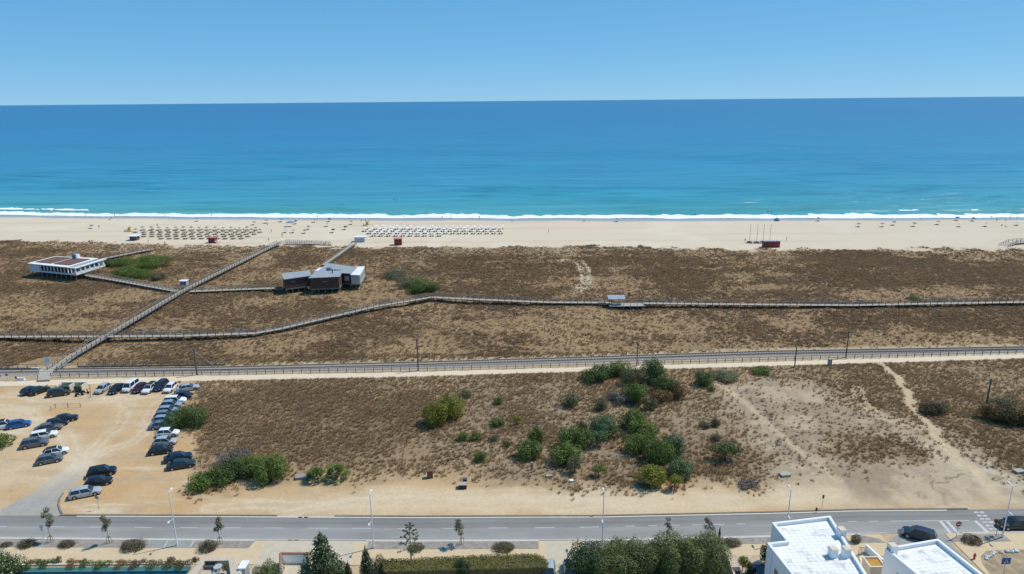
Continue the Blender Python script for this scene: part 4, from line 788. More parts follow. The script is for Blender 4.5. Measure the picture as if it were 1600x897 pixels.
boardwalk([Vector((-107.2, 148.5, .25)), Vector((-107.0, 156, 1.1)), Vector((-107.0, 214, 1.27)), Vector((-104.0, 254, 1.25)), Vector((-101.2, 292.5, 1.1))], 'long straight boardwalk running from the level crossing to the beach', 2.1)
e1 = [P(440, 379, .9), P(470, 379.5, .75), P(515, 382, .1)]; boardwalk([e1[0] + Vector((1.4, 0, 0)), e1[1], e1[2]], 'beach end landing turning right off the long straight boardwalk', 2.4)
boardwalk(D([(133, 429), (180, 437), (230, 446), (277, 454.5)], .98), 'boardwalk from the white restaurant to the straight walk', 2.2, pm=WOODT)
boardwalk(D([(297, 455), (360, 452.5), (434, 449.5)], 1.0), 'boardwalk from the straight walk to the dark restaurant', 2.2, pm=WOODT)
boardwalk(D([(160, 404.5), (205, 395.5), (240, 389)], 1.0), 'short boardwalk ramp from the white restaurant down to the beach', 2.2)
boardwalk(D([(506, 414), (530, 397.5), (553, 381)], .9), 'plain grey boardwalk from the dark restaurant to the white beach hut', 2.0, rail=True, h=.55)
rp = D([(1568, 383.5), (1582, 379.5), (1600, 378), (1640, 378)], .5); rp[0].z = -.2; rp[1].z = .5; boardwalk(rp, 'timber ramp on the sand cut by the right edge', 3.2, h=1.2)
# roofed shelter on the long walk
c0 = P(978, 475.5, 1.2); sh = empty('shelter', (c0.x, c0.y, .3)); tag(sh, 'small roofed shelter with slanting grey roof on the long boardwalk', 'shelter')
MB().box((0, -.2, .86), (10.2, 3.6, .14)).obj('platform', WOODG, sh)
for x in (-4.9, -2.2): [MB().box((x, y, 1.6), (.14, .14, 3.0)).obj('post', WOODG, sh) for y in (1.2, -.4)]
MB().add([(-5.4, 1.7, 3.35), (-.3, 1.7, 3.35), (-.3, -.9, 2.75), (-5.4, -.9, 2.75), (-5.4, 1.7, 3.23), (-.3, 1.7, 3.23), (-.3, -.9, 2.63), (-5.4, -.9, 2.63)], [(0, 1, 2, 3), (7, 6, 5, 4), (0, 4, 5, 1), (1, 5, 6, 2), (2, 6, 7, 3), (3, 7, 4, 0)]).obj('roof', mat('shelter_roof', (.30, .33, .37), .6, .1, 2), sh)
MB().box((-3.4, -1.5, 1.3), (2.6, .12, .75)).obj('info_panel', mat('panel_blue', (.26, .31, .37), .5, .15, 2), sh); MB().box((-7.2, -.9, 1.5), (2.2, .12, .6)).obj('info_panel', mat('panel_grey', (.22, .23, .25), .6, .2, 2), sh)
MB().box((-2.6, .9, 1.32), (3.4, .45, .1)).box((-4, .9, 1.1), (.1, .4, .4)).box((-1.2, .9, 1.1), (.1, .4, .4)).obj('bench', WOODB, sh)
for x in (-1, 1, 3, 5.0): MB().box((x, -1.95, 1.0), (.12, .12, 2.0)).obj('post', WOODG, sh)
MB().bar((-1, -1.95, 1.95), (5, -1.95, 1.95), .08, .12).obj('handrail', WOODG, sh); MB().bar((-.3, 1.55, 1.95), (5, 1.55, 1.95), .08, .12).obj('handrail', WOODG, sh)
for x in (1, 3, 5.0): MB().box((x, 1.55, 1.0), (.12, .12, 2.0)).obj('post', WOODG, sh)

# ------------------------------------------------------------------ beach restaurants on stilts
def quad_pt(q, u, v):
    a, b, c, d = [Vector(p) for p in q]; return (a * (1 - u) + b * u) * (1 - v) + (d * (1 - u) + c * u) * v
def sub(q, u0, u1, v0, v1): return [tuple(quad_pt(q, u, v)) for u, v in ((u0, v0), (u1, v0), (u1, v1), (u0, v1))]
def relp(q, o): return [(p[0] - o[0], p[1] - o[1]) for p in q]
WQ = P2([(45, 411), (117, 418), (163, 404), (86, 400.5)], 4.9); o0 = WQ[0]; wr = empty('beach_restaurant', (*o0, 0)); tag(wr, 'white stilted beach restaurant with brown flat roofs and a blue roof box', 'building'); Q = relp(WQ, o0)
MB().prism(sub(Q, 0, 1, 0, 1), 1.95, 2.15).obj('floor', WHITE, wr)
MB().prism(sub(Q, .01, .86, .06, .97), 2.16, 4.5).obj('inner_wall', mat('shade_glass', (.035, .045, .055), .15, .2, 2), wr)
MB().prism(sub(Q, 0, .22, .0, .05), 2.15, 4.5).obj('wall', mat('pale_panel', (.60, .63, .67), .7, .06, 2), wr); MB().prism(sub(Q, .0, .03, .05, .98), 2.15, 4.5).obj('wall', WHITE, wr)
for i in range(11):
    u = .24 + .073 * i; MB().prism(sub(Q, u, u + .012, 0, .02), 2.15, 4.5).obj('window_post', WHITE, wr)
MB().prism(sub(Q, .22, 1, 0, .015), 2.15, 2.5).obj('parapet', mat('pale_panel', (.6, .63, .67)), wr)
for i in range(7):
    v = .0 + .155 * i; MB().prism(sub(Q, .988, 1.0, v, v + .03), 2.15, 4.5).obj('window_post', WHITE, wr)
MB().prism(sub(Q, .99, 1.0, .0, 1.0), 2.0, 2.6).obj('parapet', WHITE, wr)
MB().prism(sub(Q, -.02, .85, -.03, 1.03), 4.6, 4.85).obj('roof', WHITE, wr); MB().prism(sub(Q, .851, 1.02, -.03, .03), 4.5, 4.84).obj('roof_beam', WHITE, wr); MB().prism(sub(Q, .975, 1.02, .031, 1.03), 4.5, 4.84).obj('roof_beam', WHITE, wr); MB().prism(sub(Q, .01, .99, .97, .99), 2.15, 4.5).obj('wall', WHITE, wr)
MB().prism(sub(Q, .06, .40, .16, .90), 4.85, 5.1).obj('roof_panel', mat('brown_roof', (.15, .075, .06), .8, .2, 1), wr); MB().prism(sub(Q, .46, .80, .14, .84), 4.85, 5.1).obj('roof_panel', MATS['brown_roof'], wr)
for i in range(9): MB().prism(sub(Q, .852, .974, .08 + .105 * i, .11 + .105 * i), 4.6, 4.84).obj('roof_beam', WHITE, wr)
bx = quad_pt(Q, .50, .86); MB().box((bx.x, bx.y, 5.7), (1.5, 1.6, 1.7), -.3).obj('roof_box', mat('blue_box', (.10, .19, .36), .6, .15, 1), wr); MB().box((bx.x + 1.05, bx.y - .3, 5.7), (.55, 1.5, 1.7), -.3).obj('roof_box', WHITE, wr)
for j in range(3):
    for i in range(10): p = quad_pt(Q, .03 + .104 * i, .03 + .46 * j); MB().box((p.x, p.y, .7), (.22, .22, 2.0)).obj('stilt', mat('stilt_timber', (.22, .2, .18), .9, .2, 2), wr)
for j in range(3): p = quad_pt(Q, .1, .1 + .06 * j)
def dark_block(r, q, o, z0, zf, zr, wallm, roofm, over=.04, pitch=.35):
    Q = relp(q, o); MB().prism(sub(Q, 0, 1, 0, 1), z0, zf, [zf, zf, zf + pitch, zf + pitch]).obj('wall', wallm, r); MB().prism(sub(Q, -.01, 1.01, -.01, 1.01), z0 - .3, z0 + .02).obj('floor', mat('stilt_timber', (.22, .2, .18)), r)
    a = sub(Q, -over, 1 + over, -over, 1 + over); mb = MB(); zz = [zr, zr, zr + pitch, zr + pitch]
    mb.add([(*p, z - .18) for p, z in zip(a, zz)] + [(*p, z) for p, z in zip(a, zz)], [(3, 2, 1, 0), (4, 5, 6, 7), (0, 1, 5, 4), (1, 2, 6, 5), (2, 3, 7, 6), (3, 0, 4, 7)]); mb.obj('roof', roofm, r); return Q
d2 = P2([(484, 434), (529, 432), (534, 424.5), (494, 425.5)], 5.4); o0 = d2[0]; dr = empty('beach_restaurant', (*o0, 0)); tag(dr, 'dark timber stilted beach restaurant with grey sloping roofs and a white glazed end', 'building')
d1 = P2([(445, 436), (485, 430.5), (482, 424), (441, 429)], 4.9); d3 = P2([(498, 424), (547, 427), (556, 418.5), (513, 412.5)], 5.1); dw = P2([(548, 429), (562, 429.5), (569.5, 417), (555, 417.5)], 4.9)
Q1 = dark_block(dr, d1, o0, 1.5, 4.6, 4.9, WOODD, GREYR); Q2 = dark_block(dr, d2, o0, 1.6, 5.1, 5.4, mat('brown_clad', (.105, .055, .038), .75, .25, 1.5), GREYR); Q3 = dark_block(dr, d3, o0, 1.5, 4.8, 5.1, WOODD, GREYR, pitch=.2); QW = dark_block(dr, dw, o0, 1.7, 4.55, 4.9, mat('pale_timber', (.50, .48, .43), .8, .2, 2), WHITE, .03, .1)
for Q_, u, v0_ in ((Q1, .3, 3.7), (Q2, .52, 3.9)):
    a = quad_pt(Q_, u - .08, -.012); b = quad_pt(Q_, u + .08, -.012); MB().bar((a.x, a.y, v0_), (b.x, b.y, v0_), .08, .3).obj('window', mat('pale_glass', (.25, .24, .22), .3, .2, 3), dr)
for k in range(9):
    z = 1.9 + .36 * k; a = quad_pt(Q2, 0.0, -.008); b = quad_pt(Q2, 1.0, -.008); MB().bar((a.x, a.y, z), (b.x, b.y, z), .05, .27).obj('cladding_board', MATS['brown_clad'], dr)
for k in range(5):
    a = quad_pt(QW, .12 + .19 * k, -.02); MB().box((a.x, a.y, 3.1), (.12, .08, 2.7)).obj('window_post', WHITE, dr); a = quad_pt(QW, 1.02, .08 + .2 * k); MB().box((a.x, a.y, 3.1), (.14, .2, 2.7)).obj('window_post', WHITE, dr)
a, b = quad_pt(QW, 1.012, .05), quad_pt(QW, 1.012, .95); MB().bar((a.x, a.y, 3.6), (b.x, b.y, 3.6), .05, 1.3).obj('window', mat('side_glass', (.35, .37, .38), .1, .1, 2), dr); a, b = quad_pt(QW, .08, -.012), quad_pt(QW, .92, -.012); MB().bar((a.x, a.y, 3.65), (b.x, b.y, 3.65), .05, 1.1).obj('window', MATS['side_glass'], dr)
pw_ = quad_pt(Q3, .98, -.01); MB().box((pw_.x - 1.0, pw_.y + .2, 3.3), (1.5, .1, 1.5)).obj('window', MATS['side_glass'], dr)
t_ = quad_pt(Q3, .3, .12); MB().cyl((t_.x, t_.y, 5.1), (t_.x, t_.y, 6.3), .9, .9, 14).obj('roof_tank', mat('tank_blue', (.16, .22, .30), .5, .1, 2), dr); t_ = quad_pt(Q2, .7, .6); MB().cyl((t_.x, t_.y, 5.4), (t_.x, t_.y, 6.5), .18, .18, 8).obj('chimney_pipe', DGREY, dr)
for k in range(4): t_ = quad_pt(Q3, .42 + .08 * k, .1); MB().box((t_.x, t_.y, 5.55), (.5, .5, .6)).obj('roof_unit', DGREY, dr)
tw = quad_pt(Q3, .0, .35); MB().box((tw.x - 1.2, tw.y + 1.0, 4.6), (1.8, 4.6, .25), -.15).obj('awning', WHITE, dr)
for Q_, n_ in ((Q1, 5), (Q2, 5), (Q3, 5), (QW, 3)):
    for i in range(n_):
        for v in (.04, .5, .96): p = quad_pt(Q_, .03 + .94 * i / (n_ - 1), v); MB().box((p.x, p.y, .6), (.2, .2, 1.9)).obj('stilt', MATS['stilt_timber'], dr)
p = quad_pt(Q1, -.12, .2); MB().box((p.x - .4, p.y - .6, 1.6), (2.0, 2.0, .3)).box((p.x - .4, p.y - 1.5, 2.1), (2.0, .08, .9)).box((p.x - .4, p.y - 1.4, .75), (.15, .15, 1.5)).obj('porch', DGREY, dr)

# ------------------------------------------------------------------ beach huts and other small buildings
def hut(px, py, w, d, h, wallm, roofm, label, rz=0, over=.3, rh=.15, door=None, stilts=0.0, name='beach_hut', slope=0.0):
    b = G(px, py); o = empty(name, b, rz); MB().box((0, d / 2, stilts + h / 2), (w, d, h)).obj('wall', wallm, o); z = stilts + h
    MB().add([(-w/2-over, -over, z), (w/2+over, -over, z), (w/2+over, d+over, z+slope), (-w/2-over, d+over, z+slope)] + [(-w/2-over, -over, z+rh), (w/2+over, -over, z+rh), (w/2+over, d+over, z+rh+slope), (-w/2-over, d+over, z+rh+slope)], [(3, 2, 1, 0), (4, 5, 6, 7), (0, 1, 5, 4), (1, 2, 6, 5), (2, 3, 7, 6), (3, 0, 4, 7)]).obj('roof', roofm, o)
    MB().box((w * .22, -.02, stilts + h * .45), (w * .28, .05, h * .85)).obj('door', door or DGREY, o); MB().box((-w * .2, -.02, stilts + h * .6), (w * .3, .05, h * .4)).obj('shutter', door or DGREY, o)
    if stilts: [MB().box((x, y, stilts / 2), (.15, .15, stilts + .3)).obj('stilt', WOODG, o) for x in (-w/2+.2, w/2-.2) for y in (.2, d-.2)]
    return tag(o, label, 'hut', 'huts on the beach')
hut(622, 383.5, 3.2, 3.0, 2.7, RED, REDP, 'small dark red beach hut with faded pink roof in front of the white parasols', .1, door=RED); hut(331, 380, 3.0, 2.6, 2.3, RED, REDP, 'dark red beach hut in front of the thatched parasols', door=RED)
hut(562, 378.5, 4.6, 3.0, 2.2, mat('hut_white', (.55, .57, .62), .7, .08, 2), WHITE, 'pale blue-white beach hut at the end of the grey boardwalk', .0, door=mat('hut_pale', (.42, .45, .52))); hut(208, 376, 3.0, 3.0, 2.0, DGREY, WHITE, 'dark kiosk with a white awning roof near the thatched parasols', over=.7)
hut(1206, 387, 6.6, 2.6, 2.6, RED, mat('cont_roof', (.34, .37, .38), .6, .1, 1), 'rust red container hut beside the beached catamarans', over=.05, door=RED); hut(287, 451, 2.2, 1.8, 1.6, mat('box_grey', (.40, .43, .46), .7, .1, 2), WHITE, 'small white-roofed service box beside the straight boardwalk', over=.2, stilts=.9, name='service_box')
for o, wd in (('red', 0),): 
    b = G(340, 380); t = empty('supply_table', b); MB().box((0, 0, .9), (2.2, 1.2, .1)).obj('top', WHITE, t); [MB().box((x, y, .45), (.1, .1, .9)).obj('leg', WOODG, t) for x in (-1, 1) for y in (-.5, .5)]; tag(t, 'small white-topped table beside the red hut by the thatched parasols', 'table')
# catamarans drawn up on the sand
ch0 = MB()
for i in range(8): pass
def hullmesh():
    mb = MB(); st = [(-2.5, .14, .30), (-1.5, .2, .42), (0, .22, .45), (1.4, .18, .46), (2.4, .04, .5)]
    for (x0, w0, h0), (x1, w1, h1) in zip(st[:-1], st[1:]): mb.add([(x0, -w0, h0), (x0, w0, h0), (x0, 0, 0), (x1, -w1, h1), (x1, w1, h1), (x1, 0, .08)], [(0, 1, 4, 3), (1, 2, 5, 4), (2, 0, 3, 5)])
    return mb
HM = hullmesh().mesh('hull'); MASTM = MB().cyl((0, 0, .5), (0, 0, 8.2), .09, .07, 6).mesh('mast'); TRM = MB().box((0, 0, .5), (2.2, 2.0, .05)).mesh('trampoline'); BMM = MB().bar((0, 0, 1.3), (-2.4, .1, 1.2), .09, .09).mesh('boom'); XBM = MB().bar((0, -1.1, .47), (0, 1.1, .47), .1, .1).mesh('crossbeam')
for i, (px, py) in enumerate(((1171, 379.5), (1182, 379.8), (1192, 379.3), (1202.5, 379))):
    b = G(px, py); c = empty('catamaran', b, 1.2 + .1 * i); tag(c, ORD[i] + ' from the left of four beached catamarans with bare masts', 'catamaran', 'catamarans beside the red container')
    for s in (-1.05, 1.05): o = link('hull', HM, mat('hull_gel', (.42, .42, .42), .4, .3, 1), c); o.location = (0, s, 0)
    link('mast', MASTM, mat('mast_alu', (.33, .30, .27), .4, .1, 2), c); link('trampoline', TRM, BLACK, c); link('boom', BMM, DGREY, c)
    for x in (-1.1, 1.1): o = link('crossbeam', XBM, DGREY, c); o.location = (x, 0, 0)

# ------------------------------------------------------------------ parasols and loungers
THATCH = leafmat('thatch', (.27, .21, .14), (.40, .32, .225), 1.0, .05, .15); CANV = mat('canvas_white', (.76, .75, .73), .8, .04, 2); LNG = mat('lounger_taupe', (.20, .16, .125), .8, .2, 3); LNW = mat('lounger_cream', (.32, .29, .25), .8, .1, 3)
def cone(r, h, z, n, sag=0.0):
    mb = MB(); vs = [(r * math.cos(6.2832 * i / n), r * math.sin(6.2832 * i / n), z - h) for i in range(n)] + [(r * .5 * math.cos(6.2832 * i / n), r * .5 * math.sin(6.2832 * i / n), z - h * .45) for i in range(n)] + [(0, 0, z)] + [(r * .97 * math.cos(6.2832 * i / n), r * .97 * math.sin(6.2832 * i / n), z - h - .12) for i in range(n)]
    fs = [(i, (i + 1) % n, n + (i + 1) % n, n + i) for i in range(n)] + [(n + i, n + (i + 1) % n, 2 * n) for i in range(n)] + [(2*n+1+i, 2*n+1+(i+1) % n, (i+1) % n, i) for i in range(n)]
    return mb.add(vs, fs)
THC = cone(.88, .55, 2.15, 14).mesh('canopy'); WHC = cone(1.08, .36, 2.15, 8).mesh('canopy'); POLE = MB().cyl((0, 0, -.2), (0, 0, 2.0), .05, .04, 6).mesh('pole'); POLEB = POLE.copy(); SMC = cone(1.0, .5, 2.1, 8).mesh('canopy'); SMP = MB().cyl((0, 0, -.2), (0, 0, 1.8), .03, .03, 6).mesh('pole')
def lounger_mesh(nm):
    mb = MB(); mb.add([(-.32, -.95, .32), (.32, -.95, .32), (.32, .35, .32), (-.32, .35, .32), (.32, .95, .72), (-.32, .95, .72)] + [(-.32, -.95, .22), (.32, -.95, .22), (.32, .35, .22), (-.32, .35, .22), (.32, .95, .62), (-.32, .95, .62)],
                      [(0, 1, 2, 3), (3, 2, 4, 5), (9, 8, 7, 6), (11, 10, 8, 9), (0, 6, 7, 1), (1, 7, 8, 2), (2, 8, 10, 4), (4, 10, 11, 5), (5, 11, 9, 3), (3, 9, 6, 0)])
    for x in (-.28, .28):
        for y in (-.8, .3): mb.box((x, y, .12), (.06, .06, .24))
    return mb.mesh(nm)
LM = lounger_mesh('lounger_frame'); LMW = LM.copy()
def sets(rows, cx, kind):
    nm = 'thatched' if kind else 'white square-edged'
    rn = ['nearest the sea', 'second from the sea', 'third from the sea', 'fourth from the sea', 'nearest the dunes']; 
    for r, (py, xa, xb) in enumerate(rows):
        n = max(2, round((xb - xa) / cx) + 1)
        for i in range(n):
            b = G(xa + (xb - xa) * i / (n - 1), py); b.x += (random.random() - .5) * .3; rw = rn[r] if kind else rn[r] if r < 3 else 'closest to the dunes'
            u = empty('parasol', b, random.random()); u.scale = [.85 + .28 * random.random()] * 3; u.rotation_euler = ((random.random() - .5) * .16, (random.random() - .5) * .16, random.random() * 3); tag(u, f'{ORD[i]} {"thatched" if kind else "white"} parasol from the left in the row {rw}', 'parasol', 'thatched parasols' if kind else 'white parasols')
            link('canopy', THC if kind else WHC, THATCH if kind else CANV, u); link('pole', POLE if kind else POLEB, WOODB if kind else WHITE, u)
            for s, w_ in ((-1, 'left'), (1, 'right')):
                l = link('sun_lounger', LM if kind else LMW, LNG if kind else LNW); l.location = b + Vector((s * .62 - .2, .0, .0)); l.rotation_euler = (0, 0, math.pi + (random.random() - .5) * .12); tag(l, f'{w_} lounger under the {ORD[i]} {"thatched" if kind else "white"} parasol of the row {rw}', 'sun lounger', ('brown' if kind else 'cream') + ' loungers under parasols')
sets([(360.3, 224, 400), (363.6, 213, 407), (366.8, 226, 398), (370.2, 226, 388), (373.6, 253, 378)], 12.6, True)
sets([(358.8, 577, 784), (362.0, 570, 781), (365.6, 578, 783), (369.4, 585, 687)], 10.9, False)
CLR = dict(blue=(.16, .24, .38), grey=(.25, .26, .29), white=(.68, .70, .72), teal=(.40, .52, .56), purple=(.22, .2, .27), yellow=(.5, .37, .08), green=(.35, .48, .38), dark=(.06, .06, .065), red=(.35, .08, .07))
def small_parasol(px, py, c, label):
    b = G(px, py + 2); o = empty('beach_parasol', b); o.rotation_euler = (.12, .1, px); link('canopy', SMC.copy(), mat('cloth_' + c, CLR[c], .8, .1, 3), o); link('pole', SMP, WHITE, o); tag(o, label, 'parasol', 'small private parasols on the beach')
    mt = link('beach_mat', MB().box((0, 0, .06), (1.9, 1.4, .1)).box((.5, .3, .22), (.6, .4, .25)).mesh('beach_mat'), mat('cloth_dark', CLR['dark'], .8, .1, 3)); mt.location = b + Vector((-.9, -.5, 0)); tag(mt, 'mat and bag under the ' + ' '.join(label.split()[:11]), 'mat', 'mats under private parasols')
for a in [(144, 355, 'blue', 'blue parasol alone on the sand near the left edge'), (397, 349.5, 'blue', 'blue-grey parasol left of the straight boardwalk end'), (416, 347, 'grey', 'grey parasol with a standing person above the straight boardwalk'), (440, 344.5, 'blue', 'pale blue parasol near the wet sand above the straight boardwalk'), (463, 348, 'dark', 'little dark parasol right of the square gazebo'),
          (492, 345.5, 'grey', 'brownish parasol between the gazebo and the white parasols'), (515, 344.5, 'dark', 'dark parasol near the wet sand left of the lifeguard stand'), (483, 356.5, 'grey', 'grey parasol over a dark heap right of the gazebo'), (512, 352, 'teal', 'pale teal parasol in the middle of the open sand'), (540, 357, 'dark', 'dark parasol left of the white parasols'), (521, 361.5, 'dark', 'dark tilted parasol above the landing of the boardwalk'),
          (477, 362.5, 'grey', 'small grey parasol close to the boardwalk landing'), (447, 361.5, 'teal', 'teal parasol just above the boardwalk end'), (459, 361.8, 'green', 'pale green parasol right of the teal one'), (550, 349, 'grey', 'grey parasol left of the yellow lifeguard stand'), (309, 344, 'grey', 'brown-grey parasol alone above the thatched parasols'), (965, 344.5, 'purple', 'mauve parasol alone at the middle of the beach'),
          (1279, 343.5, 'grey', 'dark grey parasol near the wet sand right of the igloo tent'), (1342, 352.5, 'grey', 'low grey parasol on the right half of the beach'), (1379, 352.5, 'blue', 'blue-grey parasol in the right half of the beach'), (1396, 350, 'dark', 'dark parasol right of the blue-grey one'), (1428, 352, 'dark', 'narrow dark parasol alone at right'), (1465, 349, 'grey', 'flat grey parasol at right near the tide line'),
          (1499, 352.5, 'white', 'white parasol with dark bags below at right'), (1540, 352, 'teal', 'light blue parasol at right with a sitter'), (1589, 350, 'white', 'white and blue parasol near the right edge'), (1495, 342.5, 'dark', 'dark low parasol at the wet sand at right'), (1520, 343.5, 'dark', 'second dark parasol along the tide line at right')]: small_parasol(*a)
gz = G(454, 354); g_ = empty('gazebo', gz); tag(g_, 'blue square gazebo tent on the open sand', 'gazebo'); MB().add([(-1.8, -1.5, 2.3), (1.8, -1.5, 2.3), (1.8, 1.5, 2.3), (-1.8, 1.5, 2.3), (0, 0, 3.0), (-1.8, -1.5, 2.05), (1.8, -1.5, 2.05), (1.8, 1.5, 2.05), (-1.8, 1.5, 2.05)], [(0, 1, 4), (1, 2, 4), (2, 3, 4), (3, 0, 4), (5, 6, 1, 0), (6, 7, 2, 1), (7, 8, 3, 2), (8, 5, 0, 3)]).obj('canopy', mat('cloth_blue', CLR['blue'], .8, .1, 3), g_)
[MB().cyl((x, y, -.1), (x, y, 2.2), .04, n=6).obj('leg', WHITE, g_) for x in (-1.7, 1.7) for y in (-1.4, 1.4)]
tb = G(1213.7, 345.2); tn = empty('igloo_tent', tb); tag(tn, 'mauve igloo tent near the wet sand above the red container', 'tent'); mb = MB(); n = 12
for k in range(5):
    for i in range(n): a = 6.2832 * i / n; e = k * math.pi / 9; mb.v.append((1.5 * math.cos(a) * math.cos(e), 1.2 * math.sin(a) * math.cos(e), 1.7 * math.sin(e)))
mb.v.append((0, 0, 1.7)); mb.f += [(k*n+i, k*n+(i+1) % n, (k+1)*n+(i+1) % n, (k+1)*n+i) for k in range(4) for i in range(n)] + [(4*n+i, 4*n+(i+1) % n, 5*n) for i in range(n)]; mb.obj('canopy', mat('cloth_purple', CLR['purple']), tn, True); MB().add([(-.5, -1.18, .05), (.5, -1.18, .05), (0, -.95, 1.0)], [(0, 1, 2)]).obj('opening', BLACK, tn)
def guard_stand(px, py, label):
    b = G(px, py); o = empty('lifeguard_stand', b); YL = mat('guard_yellow', (.50, .37, .10), .7, .15, 2); tag(o, label, 'lifeguard stand', 'lifeguard stands')
    MB().box((0, 0, .55), (3.4, 2.0, .12)).obj('platform', YL, o); [MB().box((x, y, .25), (.14, .14, .6)).obj('leg', YL, o) for x in (-1.5, 1.5) for y in (-.8, .8)]; MB().box((.2, .3, 1.1), (1.2, .9, 1.0)).obj('seat', YL, o); MB().box((.2, .75, 1.7), (1.2, .1, .9)).obj('backrest', YL, o); MB().box((-1.3, 0, 1.0), (.7, 1.2, .8)).obj('locker', WHITE, o)
guard_stand(201, 362, 'yellow lifeguard stand at the left end of the thatched parasols'); guard_stand(573, 353, 'yellow lifeguard stand at the left end of the white parasols')

# ------------------------------------------------------------------ people
def person_mesh(pose, top, bottom):
    bm = bmesh.new(); lay = bm.verts.layers.skin.verify(); vs = {}
    if pose == 'stand': J = dict(pel=(0, 0, .92, .13, .1), che=(0, 0, 1.25, .15, .1), nec=(0, 0, 1.47, .055, .055), hea=(0, -.02, 1.6, .09, .1), top=(0, 0, 1.72, .06, .07), sl=(-.19, 0, 1.4, .055, .055), el=(-.26, .02, 1.12, .042, .042), hl=(-.27, -.08, .86, .035, .03), sr=(.19, 0, 1.4, .055, .055), er=(.26, .02, 1.12, .042, .042), hr=(.27, -.08, .86, .035, .03), ll=(-.1, 0, .85, .085, .085), kl=(-.11, -.08, .48, .058, .058), fl=(-.12, .02, .06, .04, .05), tl=(-.12, -.14, .03, .035, .03), lr=(.1, 0, .85, .085, .085), kr=(.11, .05, .48, .058, .058), fr=(.12, .12, .06, .04, .05), tr=(.12, -.03, .03, .035, .03))
    else: J = dict(pel=(0, .1, .16, .14, .12), che=(0, .2, .5, .15, .1), nec=(0, .2, .72, .055, .055), hea=(0, .16, .85, .09, .1), top=(0, .18, .97, .06, .07), sl=(-.19, .2, .65, .055, .055), el=(-.27, .3, .38, .042, .042), hl=(-.25, .38, .1, .035, .03), sr=(.19, .2, .65, .055, .055), er=(.25, -.05, .45, .042, .042), hr=(.15, -.22, .48, .035, .03), ll=(-.1, .02, .16, .085, .085), kl=(-.12, -.32, .46, .058, .058), fl=(-.12, -.5, .08, .04, .05), tl=(-.12, -.65, .04, .035, .03), lr=(.1, .02, .16, .085, .085), kr=(.13, -.3, .42, .058, .058), fr=(.14, -.55, .08, .04, .05), tr=(.14, -.7, .04, .035, .03))
    for k, v in J.items(): x = bm.verts.new(v[:3]); x[lay].radius = (v[3], v[4]); x[lay].use_root = (k == 'pel'); vs[k] = x
    for a, b in ('pel che', 'che nec', 'nec hea', 'hea top', 'che sl', 'sl el', 'el hl', 'che sr', 'sr er', 'er hr', 'pel ll', 'll kl', 'kl fl', 'fl tl', 'pel lr', 'lr kr', 'kr fr', 'fr tr') if False else [s.split() for s in ('pel che', 'che nec', 'nec hea', 'hea top', 'che sl', 'sl el', 'el hl', 'che sr', 'sr er', 'er hr', 'pel ll', 'll kl', 'kl fl', 'fl tl', 'pel lr', 'lr kr', 'kr fr', 'fr tr')]: bm.edges.new((vs[a], vs[b]))
    me = bpy.data.meshes.new('person'); bm.to_mesh(me); bm.free(); o = bpy.data.objects.new('tmp', me); COL.objects.link(o); o.modifiers.new('s', 'SKIN'); sb = o.modifiers.new('u', 'SUBSURF'); sb.levels = 1
    dg = bpy.context.evaluated_depsgraph_get(); r = bpy.data.meshes.new_from_object(o.evaluated_get(dg)); bpy.data.objects.remove(o); r.materials.clear()
    for m in (SKIN, HAIR, top, bottom): r.materials.append(m)
    zh, zc, zp, zk = (1.64, 1.0, .68, 0) if pose == 'stand' else (.9, .32, .05, 0)
    for p in r.polygons:
        c = p.center; k = 0
        if c.z > zh or (c.z > zh - .12 and c.y > (.02 if pose == 'stand' else .22)): k = 1
        elif zc < c.z < (1.42 if pose == 'stand' else .66) and abs(c.x) < .2: k = 2
        elif (zp < c.z <= zc and abs(c.x) < .21): k = 3
        p.material_index = k; p.use_smooth = True
    r.name = 'person'; return r
PM = [person_mesh('stand', SKIN, mat('trunks_navy', (.03, .04, .09))), person_mesh('stand', mat('shirt_white', (.6, .6, .58)), mat('trunks_dark', (.03, .03, .03))), person_mesh('stand', mat('shirt_red', (.35, .06, .05)), MATS['trunks_navy']), person_mesh('stand', MATS['trunks_dark'], MATS['trunks_dark'])]; PS = person_mesh('sit', SKIN, MATS['trunks_dark'])
